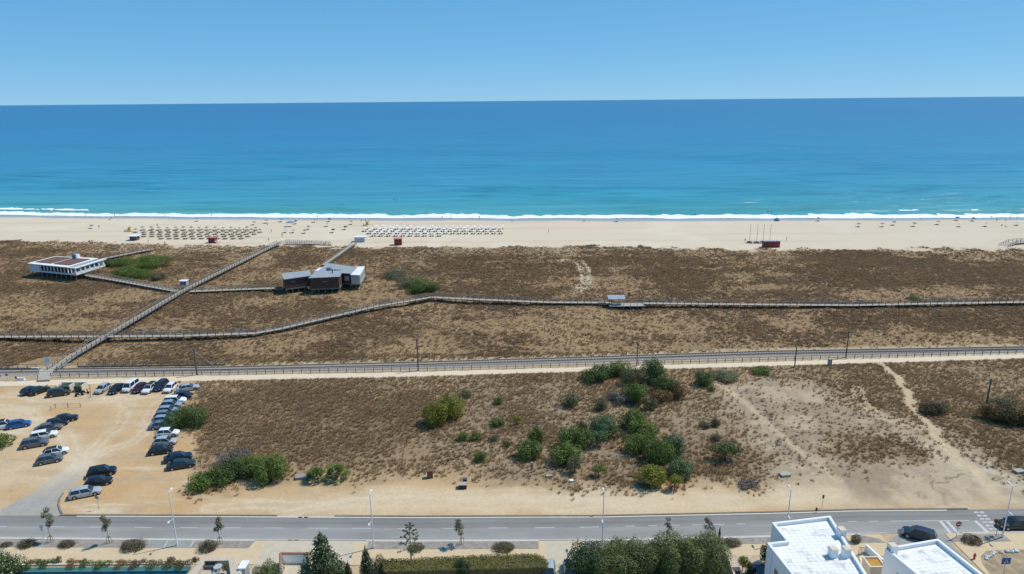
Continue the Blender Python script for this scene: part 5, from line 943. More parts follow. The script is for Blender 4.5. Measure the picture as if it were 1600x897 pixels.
PPL = [(134, 338, 0, 'person in navy trunks wading left of a pair near the left edge'), (179, 338.5, 3, 'person in dark swimwear at the wet sand above the left beach'), (171, 344, 4, 'person sitting on the sand, left of a standing companion'), (174, 343, 0, 'person standing beside the sitter near the left tide line'), (155, 357, 3, 'person in dark swimwear right of the lone blue parasol'), (258, 338.5, 0, 'person in navy trunks in the shallow wash above the thatched parasols'), (331, 339, 3, 'person in dark swimwear on the wet sand above the thatched parasols'), (246, 354, 2, 'person in a red top walking above the thatched parasols'),
       (418, 353, 2, 'person in a red top below the grey parasol'), (496, 340.5, 1, 'person in a white top at the wet sand above the gazebo'), (441, 370, 3, 'person in dark clothes at the beach end of the straight boardwalk'), (419.5, 377, 1, 'person in a white top beside the straight boardwalk'), (424, 363, 1, 'person in a white top right of the thatched parasols'), (565, 347, 3, 'person in dark swimwear, left one at the lifeguard stand'), (571, 347, 1, 'person in a white top, middle one at the lifeguard stand'), (577, 347, 2, 'person in a red top, right one at the lifeguard stand'),
       (617, 328, 3, 'person in dark swimwear bathing, left one beyond the surf'), (621, 328, 0, 'person in navy trunks bathing, right one beyond the surf'), (631, 340, 3, 'person in dark swimwear at the wash above the red hut'), (666, 336, 0, 'person in navy trunks in the foam above the white parasols'), (691, 342, 3, 'person in dark swimwear on wet sand above the white parasols'), (705, 340, 0, 'tall-looking person in navy trunks in the foam right of the red hut'), (749, 342, 3, 'person in dark swimwear on wet sand above the right white parasols'), (800, 346, 4, 'person sitting on the sand right of the white parasols'),
       (912.5, 348, 3, 'person in dark swimwear left of the mauve parasol'), (857, 364, 2, 'person in a red top walking on the empty middle sand'), (1081, 338, 1, 'person in a white top, left of two in the mid wash'), (1085.5, 338, 3, 'person in dark swimwear, right of two in the mid wash'), (1199.5, 336, 3, 'person in dark swimwear, left of two in the wash above the container'), (1205, 336, 0, 'person in navy trunks, right of two in the wash above the container'), (1494.7, 337, 0, 'person in navy trunks wading above the dark low parasol'), (1557, 346, 2, 'person in a red top, left of two on the sand near the right edge'),
       (1571, 346.5, 1, 'person in a white top, right of two on the sand near the right edge'), (1565, 353, 4, 'person sitting left of two near the white and blue parasol'), (1571, 355, 4, 'person sitting right of two near the white and blue parasol'), (1579, 340, 3, 'person in dark swimwear on wet sand near the right edge'), (1590, 341.5, 0, 'person in navy trunks on wet sand at the right edge'), (1549, 339.5, 4, 'person sitting at the wash near the right edge'), (232, 378, 1, 'person in a white top beside the dark kiosk'), (258, 383, 3, 'person in dark clothes on the dune edge below the thatched parasols'), (1229, 376, 3, 'person in dark swimwear right of the red container'), (1164, 378, 3, 'person in dark clothes left of the catamarans')]
for i, (px, py, k, l) in enumerate(PPL):
    b = G(px, py); b.z = max(b.z, SEA_Z - .35); o = link('person', PS if k == 4 else PM[k]); o.location = b; o.rotation_euler = (0, 0, random.random() * 6.28); tag(o, l, 'person', 'people on the beach')
# ------------------------------------------------------------------ cars
PAINTS = dict(black=(.012, .012, .014), navy=(.012, .022, .05), white=(.72, .73, .74), silver=(.40, .42, .44), grey=(.11, .12, .13), blue=(.02, .10, .30), slate=(.16, .20, .25), maroon=(.05, .012, .014), olive=(.045, .045, .03), bluegrey=(.25, .32, .40), green=(.02, .035, .035))
def paintm(c): return mat('car_' + c, PAINTS[c], .36, .08, 2, metal=.15 if c not in ('white',) else 0, coat=.35)
KIND = dict(hatch=dict(L=4.05, W=1.76, H=1.48, gh=(-1.85, -1.35, .35, 1.0), belt=.93, hood=.86), sedan=dict(L=4.6, W=1.8, H=1.45, gh=(-1.75, -1.05, .4, 1.1), belt=.92, hood=.84), suv=dict(L=4.4, W=1.84, H=1.66, gh=(-2.05, -1.7, .5, 1.1), belt=1.05, hood=1.0), estate=dict(L=4.6, W=1.8, H=1.5, gh=(-2.15, -1.75, .45, 1.15), belt=.93, hood=.85), van=dict(L=4.5, W=1.85, H=1.85, gh=(-2.12, -2.02, 1.0, 1.65), belt=1.1, hood=1.0))
CARM = {}
def car_meshes(kind):
    if kind in CARM: return CARM[kind]
    k = KIND[kind]; L_, W, H = k['L'] / 2, k['W'] / 2, k['H']; rb, rt, ft, fb = k['gh']; be, ho = k['belt'], k['hood']; mb = MB()
    st = [(-L_, .62, .78 * be, .38), (-L_ + .10, .86, .93 * be, .28), (-L_ + .4, .97, be, .22), (rb + .1, .99, be, .2), (0, 1, be, .2), (fb, .99, (be + ho) / 2, .2), (L_ - .7, .97, ho, .2), (L_ - .28, .90, ho * .9, .22), (L_ - .06, .76, ho * .72, .28), (L_, .55, ho * .58, .36)]
    rows = [[(x, W * w_ * .93, zb), (x, W * w_, zb + .2), (x, W * w_, zt - .2), (x, W * w_ * .92, zt - .04), (x, W * w_ * .5, zt + .02), (x, 0, zt + .03), (x, -W * w_ * .5, zt + .02), (x, -W * w_ * .92, zt - .04), (x, -W * w_, zt - .2), (x, -W * w_, zb + .2), (x, -W * w_ * .93, zb)] for x, w_, zt, zb in st]
    n = 11; mb.v = [p for r in rows for p in r]; mb.f = [(i*n+j, (i+1)*n+j, (i+1)*n+(j+1) % n, i*n+(j+1) % n) for i in range(len(rows)-1) for j in range(n)] + [tuple(range(n)), tuple(range((len(rows)-1)*n, len(rows)*n))[::-1]]
    wb, wt = W * .90, W * .68; zb, zt = be - .06, H; g = [(rb, wb, zb), (rt, wt, zt - .05), (ft, wt, zt - .03), (fb, wb, zb)]; b0 = len(mb.v)
    mid = [(rt * .5 + ft * .5, wt * 1.02, zt)]
    ring = [(rb, zb, wb), (rt, zt - .05, wt), ((rt + ft) / 2, zt, wt * 1.02), (ft, zt - .04, wt), (fb, zb, wb)]
    for x, z, w_ in ring: mb.v += [(x, w_, z), (x, w_ * .6, z + .03), (x, 0, z + .04), (x, -w_ * .6, z + .03), (x, -w_, z)]
    for i in range(4):
        for j in range(4): a = b0 + i*5 + j; mb.f.append((a, a + 5, a + 6, a + 1))
    mb.f += [tuple(b0 + i*5 for i in range(5)), tuple(b0 + i*5 + 4 for i in range(5))[::-1]]
    body = mb.mesh('body'); body.polygons.foreach_set('use_smooth', [True] * len(body.polygons)); body.set_sharp_from_angle(angle=math.radians(38))
    def pane(nm, q, off, ins=.10):
        q = [Vector(p) for p in q]; c = sum(q, Vector()) / len(q); nn = (q[1] - q[0]).cross(q[-1] - q[0]).normalized()
        if nn.dot(c - Vector((0, 0, .8))) < 0: nn = -nn
        return MB().add([tuple(p.lerp(c, ins) + nn * off) for p in q], [tuple(range(len(q)))]).mesh(nm)
    xm = (rt + ft) / 2; bm_ = (rb + fb) / 2
    out = dict(body=body, panes=[pane('windscreen', [(fb, wb, zb), (fb, -wb, zb), (ft, -wt, zt - .04), (ft, wt, zt - .04)], .045), pane('rear_window', [(rb, wb, zb), (rb, -wb, zb), (rt, -wt, zt - .05), (rt, wt, zt - .05)], .05, .14)])
    for s in (1, -1): out['panes'] += [pane('side_window', [(bm_, s*wb, zb), (fb, s*wb, zb), (ft, s*wt, zt - .04), (xm, s*wt*1.02, zt)], .012, .12), pane('side_window', [(rb, s*wb, zb), (bm_, s*wb, zb), (xm, s*wt*1.02, zt), (rt, s*wt, zt - .05)], .012, .12)]
    wr_ = .32 if kind != 'suv' else .36; ax = (-L_ * .60, L_ * .62); out['ax'] = ax; out['wr'] = wr_; out['W'] = W
    out['wheel'] = MB().cyl((0, -.1, 0), (0, .1, 0), wr_, n=14).mesh('wheel'); out['rim'] = MB().cyl((0, -.112, 0), (0, .112, 0), wr_ * .62, n=10).mesh('rim')
    ub = MB().box((0, 0, .32), (L_ * 1.7, W * 1.7, .25)); [ub.cyl((x, -W - .004, wr_ + .02), (x, W + .004, wr_ + .02), wr_ * 1.16, n=14) for x in ax]; out['under'] = ub.mesh('underbody')
    out['head'] = MB().box((0, 0, 0), (.16, .34, .14)).mesh('headlight'); out['tail'] = MB().box((0, 0, 0), (.12, .26, .2)).mesh('taillight'); out['hp'] = (L_ - .16, W * .62, ho * .66); out['tp'] = (-L_ + .07, W * .66, be * .80)
    out['plate'] = MB().box((0, 0, 0), (.04, .5, .12)).mesh('number_plate'); out['mir'] = MB().box((0, 0, 0), (.12, .16, .12)).mesh('mirror'); out['mp'] = (fb - .22, wb + .09, zb + .12)
    CARM[kind] = out; return out
BODYC = {}
def car(px, py, hd, kind, col, label, roof=None, group='cars in the sandy car park'):
    m = car_meshes(kind); b = G(px, py); b.z += .0; o = empty('parked_car' if 'car park' in (group or '') else 'car', b, math.radians(hd)); tag(o, label, 'car', group)
    key = (kind, col)
    if key not in BODYC: BODYC[key] = m['body'].copy(); BODYC[key].materials.append(paintm(col))
    link('body', BODYC[key], None, o); link('underbody', m['under'], BLACK, o)
    for p in m['panes']: link(p.name.split('.')[0], p, GLASS, o)
    for x in m['ax']:
        for s in (1, -1):
            w_ = link('wheel', m['wheel'], RUBBER, o); w_.location = (x, s * (m['W'] - .09), m['wr']); link('rim', m['rim'], RIM, w_)
    for nm, ms, mt, p in (('headlight', m['head'], HEADL, m['hp']), ('taillight', m['tail'], TAILL, m['tp']), ('mirror', m['mir'], BLACK, m['mp'])):
        for s in (1, -1): q = link(nm, ms, mt, o); q.location = (p[0], s * p[1], p[2])
    for x in (m['hp'][0] + .15, m['tp'][0] - .07): q = link('number_plate', m['plate'], WHITE, o); q.location = (x, 0, .5)
    if roof:
        K = KIND[kind]; rb, rt, ft, fb = K['gh']; wt = K['W'] / 2 * .66; MB().add([(rt + .05, wt, K['H'] + .03), (ft - .05, wt, K['H'] + .04), (ft - .05, -wt, K['H'] + .04), (rt + .05, -wt, K['H'] + .03), (rt + .05, 0, K['H'] + .07), (ft - .05, 0, K['H'] + .075)], [(0, 1, 5, 4), (4, 5, 2, 3)]).obj('roof_panel', roof, o)
    return o
CARS = [(6, 669, 25, 'suv', 'white', 'white car with dark roof cut by the left edge', BLACK), (30, 667, 28, 'hatch', 'blue', 'bright blue hatchback left of the black cars'),
        (102, 658, 26, 'sedan', 'black', 'black saloon at the top right of the left-hand row'), (89, 665, 26, 'hatch', 'black', 'black hatchback second from the top in the left-hand row'), (76, 672.5, 26, 'sedan', 'grey', 'dark grey car third from the top in the left-hand row'), (69, 684, 26, 'estate', 'white', 'white car fourth from the top in the left-hand row'), (55, 697, 24, 'suv', 'grey', 'dark grey car fifth from the top in the left-hand row'),
        (88, 710, 30, 'hatch', 'white', 'white car with black roof in the lower left pair', BLACK), (78, 722, 26, 'hatch', 'grey', 'grey hatchback in front of the white car with black roof'),
        (160, 742, 24, 'suv', 'black', 'black car at the back of the three beside the entrance'), (155, 757, 22, 'hatch', 'black', 'black car in the middle of the three beside the entrance'), (134, 774, 24, 'estate', 'silver', 'silver estate at the front of the three beside the entrance'),
        (49, 613.5, 66, 'hatch', 'navy', 'dark car at the left end of the far row near the crossing'), (63, 613.5, 60, 'hatch', 'black', 'black car second in the far row near the crossing'), (93, 617.5, 22, 'suv', 'olive', 'dark olive old vehicle in front of the green bins'),
        (161, 611, 266, 'hatch', 'silver', 'silver car at the left end of the middle far row'), (183, 611, 266, 'sedan', 'black', 'black car second in the middle far row'), (205, 608, 268, 'van', 'white', 'white van in the middle far row'), (219, 610, 268, 'hatch', 'maroon', 'dark maroon car right of the white van'), (235, 610, 268, 'estate', 'white', 'white car with dark roof right of the maroon car', BLACK), (252, 606.5, 270, 'suv', 'navy', 'navy car parked further back in the far row'), (267, 609.5, 270, 'hatch', 'white', 'white car at the right end of the far row'),
        (294, 609.5, 24, 'sedan', 'silver', 'silver saloon parked sideways at the top of the right-hand row'), (284, 621.5, 176, 'sedan', 'navy', 'navy car second in the right-hand row'), (274, 630, 8, 'suv', 'white', 'white car third in the right-hand row above the bush'), (268, 636, 8, 'hatch', 'bluegrey', 'pale car fourth in the right-hand row behind the bush'),
        (263, 645, 8, 'hatch', 'bluegrey', 'blue-grey car fifth in the right-hand row half hidden by the bush'), (259, 652.5, 8, 'hatch', 'slate', 'slate car sixth in the right-hand row half hidden by the bush'), (257, 660, 8, 'hatch', 'bluegrey', 'blue-grey car seventh in the right-hand row touching the bush'), (254, 668.5, 8, 'sedan', 'slate', 'slate saloon eighth in the right-hand row below the bush'),
        (263, 680.5, 8, 'hatch', 'white', 'white car ninth in the right-hand row below the bush'), (259, 694, 8, 'hatch', 'silver', 'silver car tenth in the right-hand row'), (252, 707.5, 16, 'hatch', 'black', 'black hatchback eleventh in the right-hand row'), (279, 718.5, 24, 'sedan', 'navy', 'navy saloon set forward near the foot of the right-hand row'), (284, 730, 20, 'sedan', 'green', 'dark green-black saloon at the foot of the right-hand row')]
for a in CARS: car(a[0], a[1], a[2], a[3], a[4], a[5], a[6] if len(a) > 6 else None)
RG = 'cars on and beside the road'
car(1435, 841, 148, 'suv', 'navy', 'navy car turning out of the side road beside the second white house', group=RG); car(1583, 824, 180, 'estate', 'black', 'black car on the road cut by the right edge', group=RG); car(858, 899, 268, 'hatch', 'silver', 'pale car at the bottom edge beside the hedge end', group=RG); car(891, 900, 268, 'sedan', 'black', 'black car at the bottom edge beside the big hedge', group=RG); car(1187, 905, 80, 'suv', 'navy', 'dark blue car against the shaded side of the first white house', group=RG)
MB_ = None
b = G(1150, 900); gm = empty('waste_bin', b); MB().box((0, 0, .5), (.9, .7, 1.0), 0, .9).obj('body', BLACK, gm); MB().box((0, 0, 1.04), (.95, .75, .08)).obj('lid', DGREY, gm); tag(gm, 'black lidded bin in the gravel yard at the bottom edge', 'bin')

# ------------------------------------------------------------------ bin store, barriers and motor scooters in the car park
b = G(108, 613); st_ = empty('bin_store', b); tag(st_, 'open bin store with cream walls in the far corner of the car park', 'bin store')
for x in (-2.3, .5, 3.1): MB().box((x, .6, .85), (.22, 2.0, 1.7)).obj('wall', CREAM, st_)
MB().box((.4, 1.55, .85), (5.5, .15, 1.7)).obj('back_wall', CREAM, st_)
for i, (x, l) in enumerate(((-1.5, 'left green wheeled bin in the cream bin store'), (-.2, 'middle green wheeled bin in the cream bin store'), (1.8, 'right green wheeled bin in the cream bin store'))):
    c = empty('wheeled_bin', b + Vector((x, .5, 0))); MB().box((0, 0, .65), (1.15, .95, 1.0), 0, 1.1).obj('body', mat('bin_green', (.035, .07, .04), .6, .2, 3), c); MB().box((0, 0, 1.25), (1.3, 1.1, .16), 0, .85).obj('lid', MATS['bin_green'], c); [MB().cyl((sx, sy - .05, .08), (sx, sy + .05, .08), .08, n=8).obj('wheel', BLACK, c) for sx in (-.4, .4) for sy in (-.3, .3)]; tag(c, l, 'bin', 'green wheeled bins')
def barrier(pix, label, h=.9, step=2.2):
    pts = resample([P(*p) for p in pix], step); o = empty('timber_barrier', pts[0]); tag(o, label, 'barrier')
    for p in pts: q = MB().box((0, 0, h / 2), (.12, .12, h)).obj('post', mat('pale_post', (.40, .31, .21), .9, .2, 3), o); q.location = p - pts[0]
    mb = MB(); [mb.bar(a - pts[0] + Vector((0, 0, h * .85)), c - pts[0] + Vector((0, 0, h * .85)), .03, .04) for a, c in zip(pts[:-1], pts[1:])]; mb.obj('rail', WOODB, o)
barrier([(80, 641), (87, 637), (126, 636)], 'low timber barrier standing alone in the middle of the car park'); barrier([(128, 603), (141, 607), (142, 621)], 'timber barrier beside the scooters at the bin store')
def scooter(px, py, hd, label):
    o = empty('motor_scooter', G(px, py), hd); tag(o, label, 'scooter', 'scooters by the bin store')
    for x in (-.6, .62): MB().cyl((x, -.06, .25), (x, .06, .25), .25, n=12).obj('wheel', RUBBER, o)
    MB().box((-.35, 0, .55), (.8, .3, .35), 0, .85).box((.15, 0, .33), (.5, .28, .1)).obj('body', BLACK, o); MB().box((-.35, 0, .78), (.7, .28, .1)).obj('seat', DGREY, o); MB().bar((.62, 0, .3), (.45, 0, 1.0), .22, .08).obj('front_shield', BLACK, o); MB().bar((.43, -.32, 1.02), (.43, .32, 1.02), .04, .04).obj('handlebar', DGREY, o)
scooter(124, 619, .6, 'left dark scooter beside the bin store'); scooter(133, 615.5, .2, 'right dark scooter beside the bin store')

# ------------------------------------------------------------------ level crossing, signs and line-side poles
cp = P2([(59, 597), (78, 596), (86, 577), (110, 571), (80, 571.5), (62, 580)]); struct(MB().prism(cp, 0, .46).obj('crossing_pad', CONC))
def sign(px, py, h, plates, label, polem=STEEL, name='sign', cat='sign', rz=0.0):
    o = empty(name, P(px, py), rz); MB().cyl((0, 0, 0), (0, 0, h), .035, n=8).obj('pole', polem, o); 
    for (shape, z, w_, hh, m, extra) in plates:
        if shape == 'rect': MB().box((0, -.05, z), (w_, .04, hh)).obj('plate', m, o)
        else: MB().cyl((0, -.07, z), (0, -.03, z), w_ / 2, n=20).obj('plate', m, o)
        if extra: e = extra; MB().box((0, -.085, z), (e[0], .02, e[1])).obj('symbol', e[2], o)
    return tag(o, label, cat)
SR = mat('sign_red', (.42, .03, .035), .5, .1, 4); SB = mat('sign_back', (.33, .35, .35), .5, .1, 3)
sign(1493.5, 841, 2.5, [('disc', 2.3, .85, 0, SR, (.6, .13, WHITE)), ('rect', 1.65, .5, .28, WHITE, None)], 'red round no entry sign with white bar at the side road', rz=.1)
o = sign(1404, 849, 2.3, [('rect', 2.0, .85, .75, SB, None)], 'grey back of a square sign beside the turning navy car')
ps = sign(1567, 899, 2.6, [('rect', 2.2, 1.15, .95, BLUE, None)], 'blue square pedestrian crossing sign in the bottom right bed'); MB().add([(-.33, -.09, 1.9), (.33, -.09, 1.9), (0, -.09, 2.55)], [(0, 1, 2)]).obj('symbol', mat('sign_pale', (.35, .45, .6)), ps); MB().add([(-.09, -.1, 1.95), (.1, -.1, 1.95), (.05, -.1, 2.3), (-.05, -.1, 2.3)], [(0, 1, 2, 3)]).obj('symbol', BLACK, ps)
sign(69, 842, 2.3, [('rect', 2.05, .55, .6, mat('sign_teal', (.5, .66, .66), .4, .1, 3), None), ('rect', 1.5, .35, .35, WHITE, None)], 'pale traffic sign seen from behind near the first sapling'); sign(155, 796, 2.3, [('disc', 2.1, .6, 0, SB, None)], 'thin road sign on the corner of the car park entrance')
sign(1284, 795, 2.4, [('rect', 2.1, .3, .6, DGREY, None)], 'dark narrow sign on the verge across from the first white house'); o = sign(1275, 801, .9, [('rect', .6, .3, .5, BLACK, None)], 'short black marker post at the far kerb', name='marker_post', cat='marker')
o = sign(76, 574.5, 2.6, [('rect', 1.9, 1.5, 1.5, WHITE, (.9, .7, mat('poster', (.55, .60, .66), .5, .3, 4)))], 'white information board beside the level crossing', name='information_board'); 
for px, py, m, l in ((1, 596, BLUE, 'blue sign at the left edge by the railway'), (12, 594, BLUE, 'small blue sign second from the left by the railway')): sign(px, py, 1.6, [('rect', 1.3, .55, .5, m, None)], l)
sign(36, 589, 1.8, [('rect', 1.5, .5, .4, mat('sign_orange', (.5, .3, .06)), None)], 'orange-yellow sign left of the level crossing'); sign(26, 595, 1.1, [('rect', .8, .4, .6, DGREY, None)], 'dark box on a post left of the level crossing')
for px, py, l in ((33, 594, 'white low board lying left of the level crossing'), (55, 578, 'white low barrier board just left of the crossing pad')): bb = P(px, py); o = MB().box((0, 0, .35), (1.6, .3, .5)).box((0, 0, .08), (1.8, .6, .16)).obj('low_board', WHITE); o.location = bb; tag(o, l, 'board')
def pole(px, py, top, label, stay=None, arm=True, r=.11, m=None):
    b = G(px, py); d = (P(px, top) - Vector((0, 0, CH))); t = b.y / d.y; H = CH + d.z * t - b.z; o = empty('utility_pole', b); tag(o, label, 'utility pole', 'poles along the railway'); MB().cyl((0, 0, -.2), (0, 0, H), r * 1.25, r, 8).obj('pole', m or mat('pole_wood', (.13, .115, .10), .9, .2, 2), o)
    if arm: MB().bar((-.5, 0, H - .4), (.5, 0, H - .4), .1, .12).obj('crossarm', m or MATS['pole_wood'], o); [MB().cyl((x, 0, H - .35), (x, 0, H - .12), .05, .03, 6).obj('insulator', WHITE, o) for x in (-.42, .42)]
    if stay: e = P(*stay) - b; MB().cyl((0, 0, H - .6), tuple(e), .035, n=5).obj('stay_wire', STEEL, o)
pole(308, 586, 544, 'dark railway pole with a long diagonal stay wire behind the car park', (356, 589), True, .17); pole(653.5, 579, 529, 'slim railway pole below the long boardwalk, left of centre', r=.13); pole(995, 572, 535, 'slim railway pole behind the bush clump', r=.1); pole(1241.5, 574, 542, 'bare pole on the near side of the sandy track', None, False, .12); pole(1321.5, 558.5, 517, 'pole with crossarm on the railway at right', r=.13); pole(1539, 644, 592, 'leaning-shadow wooden pole standing in the field by the reeds', None, True, .14)
b = G(1296, 570.5); o = empty('cabinet', b); MB().box((0, 0, .75), (.8, .6, 1.5)).obj('body', mat('cab_grey', (.35, .37, .37)), o); MB().box((0, -.31, .75), (.6, .03, 1.2)).obj('door', SB, o); MB().box((0, 0, 1.54), (.9, .7, .08)).obj('roof', CONC, o); tag(o, 'grey equipment cabinet beside the sandy track at right', 'cabinet')
def slabbox(px, py, d, m, label, name='concrete_slab', cat='slab', rz=0.2, lid=None):
    o = empty(name, G(px, py), rz); MB().box((0, 0, d[2] / 2), d, 0, .97).obj('body', m, o); MB().box((0, 0, d[2] + .03), (d[0] * 1.06, d[1] * 1.06, .07)).obj('lid', lid or m, o); tag(o, label, cat)
slabbox(672, 746, (.9, .8, 1.3), mat('brick_red', (.16, .075, .055), .9, .25, 4), 'reddish brown brick box standing on the verge', 'brick_box', 'box'); slabbox(723, 762, (1.3, 1.0, .7), BLACK, 'dark open box with a pale rim on the verge', 'utility_box', 'box', 0, CONC); slabbox(726.5, 755, (.7, .6, .8), DGREY, 'small dark box just behind the pale-rimmed one', 'utility_box', 'box', 0)
slabbox(831, 734, (.35, .35, 1.3), WOODB, 'short brown stump post below the slanting green bushes', 'stump_post', 'post'); slabbox(1226, 743, (1.6, 1.1, .35), CONC, 'pale concrete slab on the bare ground right of the thicket'); slabbox(1592, 738, (1.6, 1.0, .35), CONC, 'pale concrete slab cut by the right edge on the track'); slabbox(474, 746, (2.4, 1.3, .35), mat('slab_grey', (.28, .26, .23), .9, .15, 2), 'flat grey slab left of the dwarf palms'); slabbox(893, 753, (.6, .5, .3), WHITE, 'small white stone block on the verge below the feathery pair', 'stone_block', 'stone'); slabbox(859, 745, (1.2, .5, .25), CONC, 'pale low kerb block lying left of the white stone block', 'stone_block', 'stone'); slabbox(430, 578, (.1, .1, .1), CONC, 'tiny stone by the railway behind the field', 'stone_block', 'stone') if False else None
o = empty('fallen_trunk', G(512, 753)); mb = MB(); mb.cyl((-.8, .4, .25), (.6, .2, .2), .16, .12, 8).cyl((.4, .2, .2), (1.4, -.9, .1), .1, .05, 6).cyl((1.0, 1.0, .1), (.9, .8, 1.9), .14, .1, 8); mb.obj('trunk', mat('dead_wood', (.38, .35, .31), .9, .2, 3), o); mb = MB(); mb.cyl((1.0, .3, .15), (2.6, .2, .2), .1, .06, 7).cyl((2.2, .25, .2), (2.8, .9, .5), .05, .03, 5); mb.obj('branch', MATS['dead_wood'], o); tag(o, 'pale dead trunks lying between the two dwarf palms', 'log')
hy = empty('hydrant', P(1522, 874)); MB().cyl((0, 0, 0), (0, 0, .75), .14, .12, 10).obj('barrel', mat('hyd_red', (.45, .06, .03), .5, .1, 4), hy); MB().cyl((0, 0, .75), (0, 0, .95), .17, .06, 10).obj('cap', MATS['hyd_red'], hy); MB().cyl((-.25, 0, .55), (.25, 0, .55), .07, n=8).obj('outlet', MATS['hyd_red'], hy); tag(hy, 'small red hydrant on the pavement beside the second white house', 'hydrant')
q = np.random.default_rng(8)
for i, (a, c) in enumerate(((1541, 873), (1543, 870), (1547, 868.5), (1550, 866), (1553, 863.5), (1564, 863), (1574, 861.5), (1580, 862), (1584, 861), (1589, 861.5))):
    bm = bmesh.new(); bmesh.ops.create_icosphere(bm, subdivisions=1, radius=.32); [setattr(v, 'co', v.co * (.75 + .5 * q.random())) for v in bm.verts]; me = bpy.data.meshes.new('border_stone'); bm.to_mesh(me); bm.free(); o = link('border_stone', me, mat('white_stone', (.62, .60, .57), .9, .12, 3)); o.location = P(a, c, .15); tag(o, ORD[i] + ' white border stone from the left round the corner bed', 'stone', 'white stones edging the corner bed')
def lamp(px, py, top, label, mid=True):
    b = P(px, py); d = P(px, top) - Vector((0, 0, CH)); H = CH + d.z * b.y / d.y; o = empty('street_lamp', b); tag(o, label, 'street lamp', 'street lamps along the road'); MB().cyl((0, 0, 0), (0, 0, H), .10, .055, 10).obj('pole', LAMPW, o); MB().cyl((0, 0, 0), (0, 0, .5), .14, n=10).obj('base', LAMPW, o)
    MB().bar((0, 0, H - .05), (0, .6, H + .06), .06, .06).obj('arm', LAMPW, o); MB().box((0, .75, H + .06), (.28, .65, .14), 0, .7).obj('lantern', LAMPW, o)
    MB().bar((0, 0, 4.3), (-.18, -.7, 4.4), .05, .05).obj('arm', LAMPW, o); MB().box((-.22, -.85, 4.4), (.26, .5, .13), .2, .7).obj('lantern', LAMPW, o)
lamp(277, 853, 769, 'white street lamp in front of the car park'); lamp(584, 857, 772, 'white street lamp left of the tiered conifer'); lamp(941, 852, 769, 'white street lamp behind the left end of the big hedge'); lamp(1227, 846, 765, 'white street lamp behind the first white house'); lamp(1566, 840, 760, 'white street lamp at the zebra crossing')

# ------------------------------------------------------------------ houses
def house(poly, H, label, par=.45):
    o0 = poly[0]; o = empty('white_house', (*o0, 0)); p = relp(poly, o0); tag(o, label, 'house'); MB().prism(p, 0, H - par).obj('wall', RENDER, o); inn = offset_poly(p, .26); MB().ring(p, inn, H - par, H).obj('parapet', RENDER, o); MB().prism(offset_poly(p, .262), H - par + .002, H - par + .03).obj('roof', ROOFW, o)
    MB().ring(offset_poly(p, -.03), offset_poly(p, .29), H + .002, H + .06).obj('coping', WHITE, o); return o, p
ROOFT = mat('roof_tile_white', (.66, .645, .61), .9, .12, .55, .004, 12, col2=(.80, .79, .77), world=True)
for n_ in ROOFT.node_tree.nodes:
    if n_.type == 'MAP_RANGE': n_.inputs['From Min'].default_value = .30; n_.inputs['From Max'].default_value = .50
    if n_.type == 'MIX': n_.inputs['A'].default_value = (.47, .44, .39, 1)
def roof_tiles(o, p, z, nx, ny, ang):
    ins = offset_poly(p, .30); pts = np.array(ins); c, s = math.cos(ang), math.sin(ang); L = pts @ np.array([[c, -s], [s, c]]); mn, mx = L.min(0), L.max(0); dx, dy = (mx - mn) / np.array((nx, ny))
    def inside(x, y):
        k = False
        for i in range(len(L)):
            (x1, y1), (x2, y2) = L[i], L[(i + 1) % len(L)]
            if (y1 > y) != (y2 > y) and x < (x2 - x1) * (y - y1) / (y2 - y1) + x1: k = not k
        return k
    me = MB().box((0, 0, .012), (dx - .03, dy - .03, .024)).mesh('roof_tile')
    for i in range(nx):
        for j in range(ny):
            x, y = mn[0] + (i + .5) * dx, mn[1] + (j + .5) * dy
            if all(inside(x + a * dx * .5, y + b_ * dy * .5) for a in (-1, 1) for b_ in (-1, 1)):
                t = link('roof_tile', me, ROOFT, o); t.location = (x * c - y * s, x * s + y * c, z + random.random() * .008); t.rotation_euler = (0, 0, ang)
h1p = [(33.7, 77.8), (41.9, 79.2), (40.5, 62.5), (33.0, 62.5), (31.55, 73.6), (34.1, 74.0)]; h1, p1 = house(h1p, 6.5, 'white flat-roofed house with three chimneys, left one of the two houses'); roof_tiles(h1, p1, 6.08, 14, 26, .05)
def chimney(o, o0, pos, z, w_, h, lou=False):
    c = MB().box((pos[0] - o0[0], pos[1] - o0[1], z + h / 2), (w_, w_, h), .08).obj('chimney', RENDER, o); MB().box((pos[0] - o0[0], pos[1] - o0[1], z + h + .06), (w_ + .16, w_ + .16, .12), .08, .8).obj('chimney_cap', CREAM, c)
    if lou: [MB().box((pos[0] - o0[0] - w_ / 2, pos[1] - o0[1], z + .25 + .2 * k), (.06, w_ * .8, .08), .08).obj('louvre', DGREY, c) for k in range(3)]
for px, py in ((1313.5, 838.5), (1300.5, 869.5), (1321, 869)): chimney(h1, h1p[0], P(px, py, 6.08), 6.05, .85, 1.15)
def wall_win(o, o0, a, b, z, hh, m=GLASS, out=.03):
    a = Vector(a) - Vector(o0); b = Vector(b) - Vector(o0); MB().bar((a.x, a.y, z), (b.x, b.y, z), .08, hh).obj('window', m, o)
wall_win(h1, h1p[0], (33.82, 76.6), (33.98, 75.4), 4.0, 1.1); wall_win(h1, h1p[0], (31.85, 71.4), (31.97, 70.6), 3.9, 1.4); MB().cyl((31.75 - 33.7, 72.3 - 77.8, 0), (31.75 - 33.7, 72.3 - 77.8, 6), .05, n=6).obj('drain_pipe', SB, h1)
